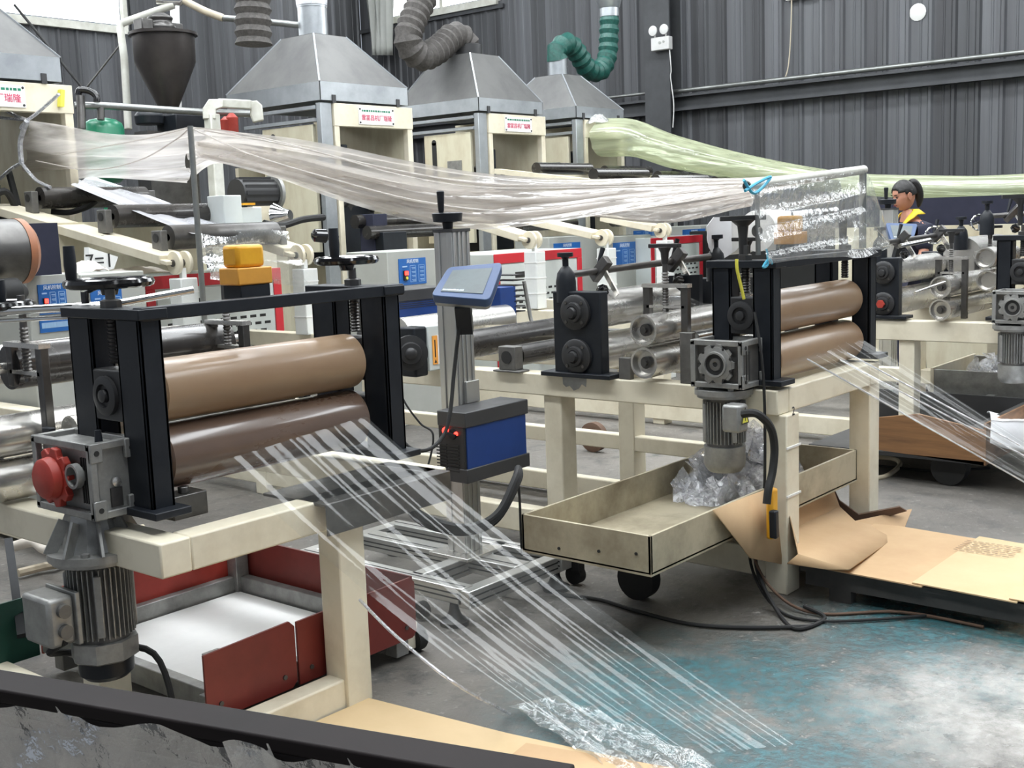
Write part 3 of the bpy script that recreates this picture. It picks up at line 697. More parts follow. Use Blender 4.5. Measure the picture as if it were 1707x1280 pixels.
# cardboard on the floor at the lower middle
t = thing('cardboard_sheet', 'pale cardboard sheet lying on the floor in front of the nearest cream leg', 'cardboard', (2.3, 2.2, 0))
g = G(); g.prism([(2.23, 2.745, .004), (2.47, 2.74, .004), (2.53, 2.2, .004), (2.62, 1.66, .004), (1.7, 1.3, .004), (1.65, 2.5, .004)], (0, 0, .006)); g.out('sheet', 'cardboard_pale', t)
g = G(); g.prism([(2.50, 2.10, .011), (2.66, 1.5, .011), (1.9, 1.0, .011), (1.9, 2.0, .011)], (0, 0, .006)); g.out('sheet', 'cardboard', t)

# film web running down from the lower nearest roller to the floor
def web(label, r0, r1, f0, f1, sag, mat='film_clear', nu=46, nv=34, amp=.012, wrap=None, name='film_web', freq=9):
    r0, r1, f0, f1 = map(V, (r0, r1, f0, f1)); rows = []
    for j in range(nu):
        t = j/(nu-1); a = lerp(r0, f0, t); b = lerp(r1, f1, t); row = []
        for i in range(nv):
            s = i/(nv-1); p = lerp(a, b, s); s4 = 4*s*(1-s)
            p.z -= sag*4*t*(1-t)
            p.z += amp*(math.sin(s*freq+t*2)+.6*math.sin(s*freq*2.3+1+t*3))*(.6+t*.3)
            p.y += amp*.8*math.cos(s*freq*1.6+t*1.5)*(.5+t*.3)
            row.append(p)
        rows.append(row)
    g = G()
    if wrap:   # part of the web still lying on the roller
        cy, cz, R = wrap; pre = []
        for k in range(10):
            q = math.radians(160-150*k/10); pre.append([V((lerp(r0, r1, i/(nv-1)).x, cy-math.sin(q)*R, cz+math.cos(q)*-R)) for i in range(nv)])
        rows = [[V((p.x, p.y, p.z)) for p in r] for r in pre[::-1]][:0]+rows
    g.grid(rows); return tag(g.out(name, mat, ang=180), label, 'plastic film')
f0 = at(1010, 1275, z=.01); f1 = at(1330, 1240, z=.01)
web('clear plastic film web running from the nearest brown rollers down to the floor', (2.06, 2.885, .86), (2.66, 2.885, .905), f0, f1, .05, amp=.0013, nv=90, freq=31)
# loose film tail on the wet floor
g = G(); rows = []
P = [at(u, v, z=.015) for u, v in ((850, 1190), (940, 1165), (1000, 1230), (1170, 1290), (1050, 1300), (930, 1235))]
for j in range(14):
    t_ = j/13; a = lerp(at(845, 1185, z=.01), at(1040, 1300, z=.01), t_); b = lerp(at(935, 1165, z=.01), at(1200, 1290, z=.01), t_)
    rows.append([lerp(a, b, i/13)+V((0, 0, .015+.02*math.sin(i*1.3+j*.9)*math.sin(j*.7))) for i in range(14)])
g.grid(rows); tag(g.out('film_tail', 'film_crinkle', ang=180), 'crumpled end of clear film lying on the wet turquoise floor', 'plastic film')
cable('thin twisted film strand hanging from the web edge to the floor', [at(600, 1000, y=2.7), at(660, 1060, y=2.45), at(760, 1140, y=2.2), at(850, 1190, z=.02)], .005, 'film_pile', 'film_strand', 'plastic film')

# ------------------------------------------------------------------ line two (middle)
base_frame('cream steel base frame of the middle machine line', 4.15, 5.05, 2.13, 8.0, .835, .10,
           [(4.17, 2.10), (5.07, 2.14), (4.17, 3.22), (5.05, 3.42), (4.17, 5.4), (5.05, 5.4)], [(4.17, 2.1, .06, 4.26, 6.0, .18), (5.05, 2.3, .30, 5.13, 7.9, .38), (5.05, 2.3, .02, 5.13, 7.9, .12), (4.2, 6.0, .25, 4.28, 8.0, .35)], cross=(5.6,))
n2 = nip_station('black nip roller station with two brown rollers under the film cover', 4.215, 5.155, 2.165, 2.435, .85, 1.345, 2.27, .088, 1.125, .093, .935, 4.28, 5.09, ('roller_brown', 'roller_brown'))
for x in (4.215, 5.155):
    g = G(); g.lathe((x, 2.31, 1.36), (0, 0, 1), [(0, .016), (.08, .018), (.12, .022), (.145, .05)], 14); g.bar((x-.05, 2.385, 1.512), (x+.05, 2.235, 1.512), .04, .020); g.out('tee_handle', 'charcoal', n2, bev=.003)
gearmotor('grey gear motor with an open flange at the middle machine', 4.12, 2.33, .945, 'open')
t = [o for o in bpy.data.objects if o.name.startswith('gear_motor') and o.type == 'EMPTY'][-1]
g = G(); g.box(3.955, 2.19, .69, 4.03, 2.27, .80); jb = g.out('terminal_box', 'cast', t, bev=.012)
yy = 2.188
DX, DZ = -.197, .094
g = G(); g.prism([(3.968, yy, .729), (4.018, yy, .729), (3.993, yy, .784)], (0, -.002, 0)); wl = g.out('warning_triangle', 'yellow_strap', jb)
g = G(); g.bar((4.190+DX, yy-.0025, .665+DZ), (4.186+DX, yy-.0025, .654+DZ), .001, .004); g.bar((4.186+DX, yy-.0025, .655+DZ), (4.194+DX, yy-.0025, .655+DZ), .001, .003); g.bar((4.194+DX, yy-.0025, .656+DZ), (4.190+DX, yy-.0025, .642+DZ), .001, .004)
for a, b in (((4.163, .633), (4.217, .633)), ((4.217, .633), (4.19, .693)), ((4.19, .693), (4.163, .633))): g.bar((a[0]+DX, yy-.0025, a[1]+DZ), (b[0]+DX, yy-.0025, b[1]+DZ), .001, .004)
g.out('warning_mark', 'dark_ink', jb)
cable('thick black cable looping from the middle gear motor down the cream leg', [at(1238, 690, y=2.16), at(1262, 690, y=2.10), at(1284, 712, y=2.075), at(1291, 745, y=2.07), at(1288, 785, y=2.07), at(1281, 815, y=2.07), at(1278, 840, y=2.07)], .016)
cable('thin black cable hanging in front of the cream leg at the right', [at(1258, 520, x=4.15), at(1270, 600, x=4.12), at(1275, 700, x=4.12), at(1272, 850, x=4.12), at(1250, 930, x=4.12), at(1290, 1010, z=.02), at(1370, 1035, z=.01), at(1560, 1025, z=.01)], .006)
cable('dark red cable drooping from the leg and running along the floor', [at(1262, 850, x=4.13), at(1255, 920, x=4.1), at(1290, 985, x=4.05), at(1360, 1022, z=.01), at(1500, 1020, z=.01), at(1640, 1045, z=.01)], .006, 'cardboard_dark')
cable('black cable loop lying on the floor before the cream leg', [at(1262, 880, x=4.12), at(1262, 950, x=4.08), at(1300, 1025, z=.01), at(1330, 1048, z=.01), at(1375, 1030, z=.01), at(1340, 1010, z=.03)], .008)
cable('long black cable lying on the floor below the grey metal tray', [at(893, 960, x=3.62), at(905, 975, x=3.6), at(935, 990, z=.012), at(1000, 1000, z=.01), at(1060, 1018, z=.01), at(1150, 1040, z=.01), at(1250, 1046, z=.01), at(1350, 1044, z=.01)], .008)
t = thing('yellow_pendant', 'yellow handheld tool strapped to the front of the cream leg', 'tool', (4.16, 2.1, .3))
g = G(); c = at(1283, 855, y=2.085); g.bar(c+V((0, -.01, .10)), c+V((0, -.01, -.10)), .055, .03, up=(0, 1, 0)); g.out('body', 'yellow', t, bev=.012)
g = G(); g.bar(c+V((-.025, -.03, .02)), c+V((-.02, -.03, -.09)), .03, .03, up=(0, 1, 0)); g.out('grip', 'black', t, bev=.006)
for zz in (.02, .62-.0):
    g = G(); zc_ = c.z+zz if zz < .1 else .60
    g.box(4.165, 2.095, zc_, 4.285, 2.10, zc_+.008); g.out('strap', 'white', t)
text('2', .05, (4.225, 2.0985, .745), (1, 0, 0), (0, 0, 1), 'dark_ink', [o for o in bpy.data.objects if o.name == 'machine_frame.001'][0])
stub_pair('pair of small steel rollers protruding before the middle cream beam', 4.20, 5.05, 2.72, .99, .066, .10, 1.235, .83)
bearing_stand('black roller stand with round bearings on the middle cream beam', 4.16, 5.10, 2.965, 3.225, .835, 1.215, .078, .085)
spreader('slitter bar with tilted blade clamps above the middle rollers', (4.17, 3.17, 1.285), (4.95, 2.86, 1.33), (.22, .72))
t = thing('curved_bracket', 'black arched bracket plate carrying the slitter bar', 'bracket', (4.9, 2.8, 1.2))
g = G(); pts = [at(u, v, x=4.72) for u, v in ((1108, 460), (1166, 458), (1166, 512), (1150, 512), (1140, 490), (1122, 476), (1108, 474))]; g.prism(pts, (.03, 0, 0)); g.out('plate', 'black', t)
# small motor with square flange on the beam
t = thing('drive_roller', 'dark cylinder with a square steel flange on the middle cream beam', 'roller', (4.18, 3.45, .84))
g = G(); g.cyl((4.20, 3.50, .905), (4.95, 3.50, .905), .05, n=28); g.out('roller', 'roller_black', t)
for x in (4.16, 4.98):
    g = G(); g.bc((x, 3.50, .90), .06, .10, .11); g.box(x-.04, 3.42, .835, x+.04, 3.58, .845); f = g.out('flange_block', 'cast_dark', t, bev=.004)
    g = G(); g.cyl((x-.031, 3.50, .905), (x-.034, 3.50, .905), .03, n=16); g.out('bore', 'dark_ink', f)
for y, z, r, mt, lb in ((2.55, 1.02, .03, 'chrome', 'thin bright bar crossing behind the middle gear motor'), (3.9, .93, .07, 'roller_black', 'black idler roller low behind the middle roller stand'), (2.86, .90, .05, 'chrome_worn', 'worn steel roller below the film between the stands'), (4.3, .98, .08, 'steel', 'broad steel roller further back on the middle line')):
    t = thing('idler_roller', lb, 'roller', (4.2, y, z-r), 'idler rollers of the middle line'); g = G(); g.lathe((4.22, y, z), (1, 0, 0), [(0, r*.3), (0, r), (.86, r), (.86, r*.3)], 32, caps=False); g.out('roller', mt, t)
    g = G(); g.cyl((4.17, y, z), (5.13, y, z), .016); g.out('shaft', 'steel', t)
    for xb_ in (4.16, 5.10): g = G(); g.box(xb_, y-.03, .835, xb_+.03, y+.03, z+.03); g.out('bracket', 'cast_dark', t, bev=.003)
# drip stain on the beam
c = at(958, 632, x=4.145)
g = G(); g.prism([at(u, v, x=4.148) for u, v in ((938, 628), (978, 629), (977, 645), (970, 640), (965, 648), (957, 651), (950, 643), (944, 645), (939, 640))], (-.002, 0, 0)); g.out('glue_patch', 'wax', bpy.data.objects['machine_frame.001'])
# steel tray
t = thing('steel_tray', 'large worn grey metal tray trolley under the middle machine', 'tray', (3.7, 2.4, 0))
X0, X1, Y0, Y1, Z0, Z1 = 3.29, 5.0, 2.17, 2.745, .305, .445
for b in ((X0, Y0, Z0, X0+.012, Y1, Z1), (X1-.012, Y0, Z0, X1, Y1, Z1)):
    g = G(); g.box(*b); g.out('end_wall', 'tray_steel', t, bev=.002)
for b in ((X0, Y0, Z0, X1, Y0+.012, Z1), (X0, Y1-.012, Z0, X1, Y1, Z1)):
    g = G(); g.box(*b); g.out('side_wall', 'tray_steel', t, bev=.002)
g = G(); g.box(X0, Y0, Z0-.006, X1, Y1, Z0+.008); g.out('tray_floor', 'tray_steel', t)
g = G()
for y in (Y0+.06, Y0+.22, Y0+.40): g.cyl((X0-.001, y, .38-.1*(y-Y0)), (X0-.004, y, .38-.1*(y-Y0)), .006, n=8)
g.out('rivet', 'dark_ink', t)
for x in (3.82, 4.7):
    for y in ((2.58,) if x < 4 else (2.30, 2.60)):
        g = G(); g.cyl((x-.03, y, .085), (x+.03, y, .085), .085, n=26); wq = g.out('castor_wheel', 'rubber', t)
        g = G(); g.box(x-.05, y-.04, .17, x+.05, y+.04, Z0-.006); g.out('castor_fork', 'steel_dark', wq)
# scrap film heaps
def heap(label, c, sx, sy, sz, n=60, seed=1, mat='film_pile', name='scrap_film_heap'):
    rnd = random.Random(seed); g = G()
    for k in range(n):
        q = rnd.random()*6.28; r = rnd.random()**.6; p = V((c[0]+math.cos(q)*r*sx, c[1]+math.sin(q)*r*sy, c[2]+rnd.random()*sz*(1.1-r)))
        u = V((rnd.uniform(-1, 1), rnd.uniform(-1, 1), rnd.uniform(-1, 1))).normalized(); w_ = u.orthogonal().normalized(); L = rnd.uniform(.08, .18)
        rows = [[p+u*L*(i/5-.5)+w_*.05*(j-1.5)+u.cross(w_)*rnd.uniform(-.022, .022) for j in range(4)] for i in range(6)]
        g.grid(rows)
    return tag(g.out(name, mat, ang=180), label, 'scrap film', kind='stuff')
heap('crumpled clear scrap film heaped at the far end of the grey tray', (4.55, 2.52, .33), .33, .20, .28, 90, 3)
# cardboard crumpled over the tray and the low platform
def card(label, pts, faces, mat='cardboard', name='cardboard_sheet', sub=0):
    g = G(); g.add(pts, faces); return tag(g.out(name, mat, solid=.006, ang=25), label, 'cardboard')
P = dict(a=at(1188, 850, y=2.16), b=at(1256, 930, y=2.24), c=at(1312, 940, y=2.06), d=at(1372, 772, x=4.98), e=at(1310, 805, y=2.24),
         f=at(1398, 845, x=4.98), g=at(1325, 880, y=2.22), h=at(1425, 870, x=4.9), i=at(1520, 850, x=5.1), j=at(1505, 888, x=4.9), k=at(1415, 951, z=.155), l=at(1330, 925, z=.19), m=at(1240, 832, y=2.22), n=at(1380, 950, z=.15))
P.update(a=at(1190, 850, y=2.155), m=at(1245, 828, y=2.155), b=at(1252, 930, y=2.10), o=at(1303, 806, y=2.16), p=at(1303, 940, y=2.12))
V_ = [P[k] for k in 'abcdefghijklmnop']; ix = {k: n for n, k in enumerate('abcdefghijklmnop')}
def fc(s): return tuple(ix[c] for c in s)
card('crumpled brown cardboard bent up over the tray end beside the cream leg', V_, [fc('amopb'), fc('oegl'), fc('edf'), fc('efg'), fc('gfh'), fc('glh'), fc('hlj'), fc('lkj'), fc('hji'), fc('lnk'), fc('cnl')])
g = G(); pl = [at(u, v, x=5.0) for u, v in ((1372, 775), (1400, 835), (1432, 858), (1500, 845), (1512, 852), (1440, 872), (1395, 862), (1378, 810))]; g.prism(pl, (.02, .01, 0)); tag(g.out('cardboard_fold', 'cardboard_dark'), 'dark folded back edge of the crumpled cardboard', 'cardboard')
# low platform with flattened cardboard
t = thing('low_platform', 'low dark pallet platform at the right, covered with cardboard', 'platform', (4.4, 1.4, 0))
for k in range(6):
    g = G(); xx = 4.20+k*.118; g.box(xx, .2, .105, xx+.105, 2.06, .125); g.out('deck_board', 'pallet', t)
for x in (4.21, 4.52, 4.84):
    g = G(); g.box(x, .2, .05, x+.05, 2.04, .105); g.out('stringer', 'pallet', t)
    for y in (.3, 1.0, 1.85):
        g = G(); g.box(x, y, 0, x+.05, y+.09, .05); g.out('foot_block', 'pallet', t)
t = thing('flat_cardboard', 'row of flattened cardboard sheets lying on the low platform', 'cardboard', (4.5, 1.2, .125))
for k, (ya, yb, mt) in enumerate(((1.56, 2.05, 'cardboard'), (1.22, 1.60, 'cardboard_pale'), (.80, 1.25, 'cardboard_pale'), (.3, .84, 'cardboard'))):
    g = G(); z0 = .127+.003*k; g.prism([(4.18, ya, z0), (4.92, ya+.03, z0), (4.94, yb, z0+.004), (4.19, yb, z0+.004)], (0, 0, .005)); g.out('sheet', mt, t)
sh = [o for o in bpy.data.objects if o.name.startswith('sheet')][-3]
g = G(); rp = random.Random(4)
for k in range(7):
    yv = 1.62
    while yv > 1.40:
        ln = rp.uniform(.012, .035); xx = 4.84-.026*k; g.box(xx, yv-ln, .1425, xx+.006, yv, .1428); yv -= ln+.008
g.out('faded_print', 'brown_ink', t)
# ------------------------------------------------------------------ aluminium stand with control box and touch panel
def al_stand(label, x, y, full=True):
    t = thing('aluminium_stand', label, 'stand', (x, y, 0), 'aluminium profile stands with touch panels')
    g = G(); w_ = .048
    g.box(x-w_, y-w_, .17, x+w_, y+w_, 1.50)
    for xx in (-.042, -.012, .012, .042):
        g.box(x+xx-.007, y-w_-.006, .17, x+xx+.007, y-w_, 1.50)
    for yy in (-.035, .035): g.box(x-w_-.006, y+yy-.014, .17, x-w_, y+yy+.014, 1.50)
    g.out('column', 'aluminium', t, bev=.002)
    g = G(); g.box(x-w_-.008, y-w_-.008, 1.50, x+w_+.005, y+w_+.005, 1.512); g.out('top_cap', 'dark_grey', t)
    g = G(); g.lathe((x-.02, y, 1.512), (0, 0, 1), [(0, .02), (.025, .022), (.03, .058), (.062, .062), (.066, .055)], 28); kn = g.out('hand_knob', 'black', t)
    g = G(); g.lathe((x-.055, y, 1.575), (0, 0, 1), [(0, .008), (.01, .012), (.085, .016), (.09, .012)], 12); g.out('crank_grip', 'black', kn)
    return t
S = al_stand('silver aluminium column stand with hand knob, in the middle of the picture', 3.53, 3.26)
g = G(); g.box(3.53-.02, 3.195, .80, 3.53+.06, 3.205, .89); g.out('clamp_plate', 'aluminium', S, bev=.002)
for b in ((3.15, 2.94, .09, 3.22, 3.90, .155), (3.48, 2.95, .09, 3.58, 3.85, .155), (3.70, 2.88, .09, 3.77, 3.90, .155), (3.15, 2.90, .08, 3.78, 2.96, .15), (3.15, 3.86, .08, 3.78, 3.92, .15), (3.2, 3.20, .08, 3.75, 3.26, .155)):
    g = G(); g.box(*b)
    x0_, y0_, z0_, x1_, y1_, z1_ = b
    g.out('base_profile', 'aluminium', S, bev=.004)
    g = G()
    if x1_-x0_ > .3: g.box(x0_+.01, y0_-.001, z0_+.02, x1_-.01, y0_+.001, z0_+.026); g.box(x0_+.01, y0_-.001, z1_-.026, x1_-.01, y0_+.001, z1_-.02)
    else: g.box(x0_-.001, y0_+.01, z0_+.02, x0_+.001, y1_-.01, z0_+.026); g.box(x0_-.001, y0_+.01, z1_-.026, x0_+.001, y1_-.01, z1_-.02); g.box(x0_+.03, y0_+.01, z1_-.001, x0_+.037, y1_-.01, z1_+.001)
    g.out('slot', 'dark_ink', S)
g = G(); g.box(3.42, 3.15, .155, 3.64, 3.37, .17); g.out('foot_plate', 'steel', S, bev=.002)
for x, y in ((3.17, 3.0), (3.72, 2.93), (3.2, 3.88), (3.74, 3.88)):
    g = G(); g.lathe((x, y, 0), (0, 0, 1), [(0, .056), (.018, .058), (.024, .045), (.035, .03), (.06, .02), (.10, .014)], 24); g.out('levelling_foot', 'charcoal', S)
g = G(); g.cyl((3.12, 3.14, .04), (3.15, 3.14, .04), .035); g.out('castor', 'rubber', S)
g = G(); g.cyl((3.84, 2.9, .045), (3.80, 2.9, .045), .04); g.box(3.79, 2.86, .07, 3.83, 2.94, .17); g.out('castor', 'rubber', S)
def treater(label, x0, x1, y0, y1, z0, z1, leds=True):
    t = thing('power_supply_box', label, 'control box', (x0, y0, z0), 'blue fronted treater boxes')
    g = G(); g.box(x0, y0, z0, x1, y1, z1); b = g.out('case', 'charcoal', t, bev=.006)
    h = z1-z0
    g = G(); g.box(x0-.003, y0-.012, z1-.055*h/.27, x1+.004, y1, z1+.004); g.box(x0-.003, y0-.012, z0, x1+.004, y1, z0+.055*h/.27); g.out('trim_frame', 'dark_grey', t, bev=.004)
    g = G(); g.box(x0+.01, y0-.006, z0+.045, x1-.01, y0, z1-.045); g.out('front_panel', 'blue', t)
    g = G()
    for k in range(9): g.box(x0-.004, y0+.03, z0+h*.15+k*.013, x0-.001, y0+.085, z0+h*.15+k*.013+.005); g.box(x0-.004, y0+.095, z0+h*.15+k*.013, x0-.001, y0+.15, z0+h*.15+k*.013+.005)
    g.out('vent_slots', 'dark_ink', t)
    if leds:
        g = G(); g.lathe((x0-.001, y1-.045, z1-.075), (-1, 0, 0), [(0, .016), (.008, .014)], 14); g.out('power_lamp', 'led_red', t)
        g = G(); g.lathe((x0-.001, y1-.10, z1-.083), (-1, 0, 0), [(0, .009), (.006, .008)], 12); g.out('indicator_lamp', 'led_red', t)
        g = G(); g.bar((x0-.006, y0+.035, z1-.09), (x0-.006, y0+.085, z1-.082), .018, .012); g.lathe((x0, y0+.06, z1-.086), (-1, 0, 0), [(0, .022), (.006, .02)], 16); g.out('switch', 'black', t)
    else:
        g = G()
        for k in range(5): g.box(x0+.02, y0-.008, z0+.06+k*.011, x1-.02, y0-.006, z0+.064+k*.011); g.box(x0+.02, y0-.008, z1-.10+k*.011, x1-.02, y0-.006, z1-.096+k*.011)
        g.out('louvre', 'dark_ink', t)
    return t
treater('dark box with plain blue front and red lamps, mounted low on the aluminium stand', 3.335, 3.72, 3.06, 3.20, .515, .795)
# touch panel
def touch_panel(label, TL, TR, BR, BL):
    t = thing('touch_panel', label, 'screen', lerp(BL, BR, .5), 'touch panels on stands')
    nz = (TR-TL).cross(BL-TL).normalized(); O_ = V((0, 0, CAMH)); dr_ = BR-O_; BR = O_+dr_*((TL-O_).dot(nz)/dr_.dot(nz))
    if nz.dot(V((0, 0, CAMH))-TL) < 0: nz = -nz
    def q(s, v_): return lerp(lerp(TL, TR, s), lerp(BL, BR, s), v_)
    def rr(m, r=.08):
        pts = []
        for cx, cy, q0 in ((1-m-r, m+r*1.5, -90), (1-m-r, 1-m-r*1.5, 0), (m+r, 1-m-r*1.5, 90), (m+r, m+r*1.5, 180)):
            for k in range(5):
                a_ = math.radians(q0+k*22.5); pts.append(q(cx+math.cos(a_)*r, cy+math.sin(a_)*r*1.5))
        return pts
    g = G(); g.prism([p-nz*.03 for p in rr(.02)], -nz*.02); g.out('back_shell', 'cast', t)
    g = G(); g.prism([p for p in rr(0)], -nz*.035); g.out('bezel', 'tablet_blue', t, bev=.003)
    g = G(); g.prism([q(.13, .15)+nz*.001, q(.85, .15)+nz*.001, q(.85, .86)+nz*.001, q(.13, .86)+nz*.001], nz*.001); sc_ = g.out('screen', 'screen', t)
    g = G(); rp = random.Random(3)
    ux = (TR-TL).normalized(); uy = (TL-BL).normalized()
    s_ = .15
    while s_ < .50:
        w_ = rp.uniform(.008, .02); a_ = q(s_, .82)+nz*.0025; g.prism([a_, q(s_+w_, .82)+nz*.0025, q(s_+w_, .79-rp.random()*.03)+nz*.0025, q(s_, .79)+nz*.0025], nz*.0005); s_ += w_+.008
    g.out('screen_text', 'white_ink', t)
    g = G(); c_ = q(.5, .9)-nz*.05; g.bar(c_, c_-nz*.10-V((0, 0, .02)), .06, .05); g.out('mount', 'black', t)
    return t
touch_panel('blue touch panel screen tilted on the aluminium stand', at(747, 445, d=4.56), at(838, 437, d=4.56), at(816, 500, d=4.42), at(718, 492, d=4.42))
cable('black cable curving from the touch panel down to the blue box', [at(772, 503, d=4.45), at(766, 540, y=3.02), at(757, 620, y=3.02), at(750, 690, y=3.0), at(738, 728, y=3.0), at(712, 750, y=3.0), at(680, 744, y=3.0), at(650, 700, y=3.1)], .0075)
cable('thin black cable hanging from the right black post to the blue box', [at(655, 560, y=3.3), at(660, 620, y=3.3), at(672, 665, y=3.2), at(700, 705, y=3.15), at(722, 725, y=3.1), at(712, 780, y=3.1), at(690, 818, y=3.0), at(668, 820, y=2.9)], .004)
cable('small black cable loop on the side of the right black post', [at(652, 600, y=3.0), at(660, 640, y=3.0), at(668, 640, y=3.0), at(660, 612, y=3.0), at(655, 570, y=3.0)], .003)
for k in range(3):
    cable('thick black corrugated hose drooping below the blue box, %s strand' % ['upper', 'middle', 'lower'][k], [at(672+3*k, 808+5*k, y=2.98), at(690, 848+6*k, y=2.98), at(735, 872+5*k, y=2.95), at(785, 878+4*k, y=2.85), at(830, 855+4*k, y=2.8), at(858+k*3, 800, y=2.8), at(864, 780, y=2.85)], .014, 'rubber', 'hose', 'hose')
cable('thin black cable hanging right of the blue box', [at(862, 785, y=2.85), at(866, 830, y=2.85), at(868, 880, y=2.85), at(870, 925, y=2.9)], .005)
S2 = al_stand('silver aluminium column stand in front of the worker', 8.62, 3.50)
touch_panel('light blue touch panel in front of the worker', at(1476, 371, d=8.55), at(1530, 373, d=8.55), at(1522, 402, d=8.4), at(1486, 401, d=8.4))
g = G(); g.box(8.40, 3.30, .06, 8.84, 3.37, .14); g.box(8.40, 3.63, .06, 8.84, 3.70, .14); g.box(8.57, 3.3, .1, 8.67, 3.7, .17); g.out('base_profile', 'aluminium', S2)
for xx, yy_ in ((8.42, 3.33), (8.82, 3.33), (8.42, 3.67), (8.82, 3.67)):
    g = G(); g.cyl((xx, yy_, 0), (xx, yy_, .06), .03); g.out('levelling_foot', 'charcoal', S2)
# servo box with orange label
t = thing('tension_unit', 'black flanged drive unit with a pale box and orange label', 'machine part', at(700, 610, y=3.9))
c = at(668, 588, y=4.0)
g = G(); g.bc(c+V((.07, -.02, 0)), .09, .10, .24); g.out('black_housing', 'black', t, bev=.01)
g = G(); g.lathe(c+V((.02, -.04, 0)), (-.6, -.8, 0), [(0, .085), (.03, .085), (.035, .055), (.05, .05), (.052, .03), (.06, .028), (.07, .015)], 28); g.out('flange', 'charcoal', t)
g = G(); g.bc(c+V((.175, -.02, .01)), .13, .12, .22); pb = g.out('pale_box', 'chiller', t, bev=.006)
g = G(); cc = c+V((.165, -.081, 0)); g.box(cc.x-.03, cc.y-.003, cc.z-.07, cc.x+.005, cc.y, cc.z+.07); g.out('orange_label', 'orange_label', pb)
g = G(); g.box(cc.x+.006, cc.y-.003, cc.z-.07, cc.x+.04, cc.y, cc.z+.07); g.out('white_label', 'sign_white', pb)
g = G(); g.box(cc.x+.018, cc.y-.004, cc.z-.035, cc.x+.032, cc.y-.003, cc.z-.02); g.prism([(cc.x-.022, cc.y-.004, cc.z-.062), (cc.x-.004, cc.y-.004, cc.z-.062), (cc.x-.013, cc.y-.004, cc.z-.045)], (0, .001, 0)); g.box(cc.x-.017, cc.y-.004, cc.z-.035, cc.x-.010, cc.y-.003, cc.z+.05)
g.out('label_print', 'dark_ink', pb)
treater('dark box with louvred blue front behind the right black post', at(652, 480, y=4.7).x, at(748, 480, y=4.7).x, 4.7, 5.0, at(700, 568, y=4.7).z, at(700, 482, y=4.7).z, False)
t = thing('finned_unit', 'black finned heat sink unit right of the aluminium column', 'machine part', at(830, 545, y=4.4))
g = G(); c = at(826, 515, y=4.4); g.bc(c, .14, .2, .26); g.out('case', 'blue', t, bev=.006)
g = G()
for k in range(8): g.bc(c+V((.10, -.02, -.02+k*.03)), .10, .16, .006)
g.out('fins', 'charcoal', t)
g = G(); g.tube(smooth_path([c+V((.02, -.12, -.14)), c+V((.16, -.14, -.14)), c+V((.19, -.10, -.05)), c+V((.17, -.08, .15))]), .012); g.out('handle_tube', 'cast', t)

# ------------------------------------------------------------------ line three (right)
base_frame('cream steel base frame of the right machine line beyond the worker', 7.15, 8.12, 2.02, 8.0, .82, .125,
           [(7.17, 2.74), (7.19, 4.6), (8.1, 2.5), (8.1, 4.6), (8.1, 3.05)], [(7.17, 2.1, .04, 7.26, 7.0, .16), (8.1, 2.1, .28, 8.2, 7.0, .38)], cross=(4.0,))
bearing_stand('black roller stand with an orange-red hub on the right cream beam', 7.18, 8.05, 2.84, 3.03, .83, 1.21, .072, .085, hubred=True)
stub_pair('pair of small steel rollers on the right machine line below the worker', 7.20, 8.05, 2.56, .965, .066, .085, 1.20, .83)
n3 = nip_station('black nip roller station at the right picture edge', 7.25, 8.15, 1.99, 2.27, .83, 1.335, 2.12, .088, 1.12, .093, .93, 7.32, 8.10, ('roller_brown', 'roller_brown'))
for x in (7.25,):
    g = G(); g.lathe((x, 2.15, 1.39), (0, 0, 1), [(0, .014), (.12, .016), (.16, .05)], 12); g.bar((x-.05, 2.24, 1.56), (x+.05, 2.06, 1.56), .04, .022); g.out('tee_handle', 'charcoal', n3)
gearmotor('grey gear motor with an open flange at the right picture edge', 7.08, 2.10, .93, 'open')
for p0, p1, lb in (((7.2, 2.98, 1.30), (8.0, 2.75, 1.34), 'slitter bar with tilted clamps in front of the worker'), ((7.9, 2.55, 1.44), (8.1, 2.0, 1.46), 'slitter bar with tilted clamps beside the spoked wheels')):
    spreader(lb, p0, p1, (.25, .7))
t = thing('big_roller_pair', 'broad steel roller at the right with a hollow steel disc beside it', 'rollers', (7.6, 2.4, .9))
for (u, v, r, L_) in ((1625, 425, .13, .6),):
    c = at(u, v, y=2.75); g = G(); g.cyl(c-V((.25, 0, 0)), c+V((.45, 0, 0)), r, n=32); g.out('roller', 'steel', t)
for u, v in ((1642, 430), (1645, 468)):
    c = at(u, v, x=7.35); g = G(); g.lathe(c, (1, 0, 0), [(.03, .02), (.03, .045), (0, .055), (0, .064), (.5, .064)], 28); g.out('small_roller', 'steel', t)
for u, v, R, lb in ((1557, 392, .056, 'left spoked metal handwheel on the right machine'), (1632, 371, .050, 'right spoked metal handwheel on the right machine')):
    c = at(u, v, d=7.7); t = thing('spoked_handwheel', lb, 'handwheel', c-V((0, 0, R)), 'spoked handwheels'); ax = V((-.75, -.6, .1))
    g = G(); g.ring(c, ax, R, .006, 28, 8); g.out('rim', 'chrome', t)
    a_, b_, d_ = g.frame(ax); g = G(); g.cyl(c-ax*.012, c+ax*.012, .012, n=12)
    for k in range(3):
        q = 2*math.pi*k/3+.5; g.bar(c, c+(b_*math.cos(q)+d_*math.sin(q))*R, .010, .006)
    g.out('spokes', 'chrome', t); g = G(); g.cyl(c, c-ax*.16, .008); g.out('shaft', 'steel_dark', t)
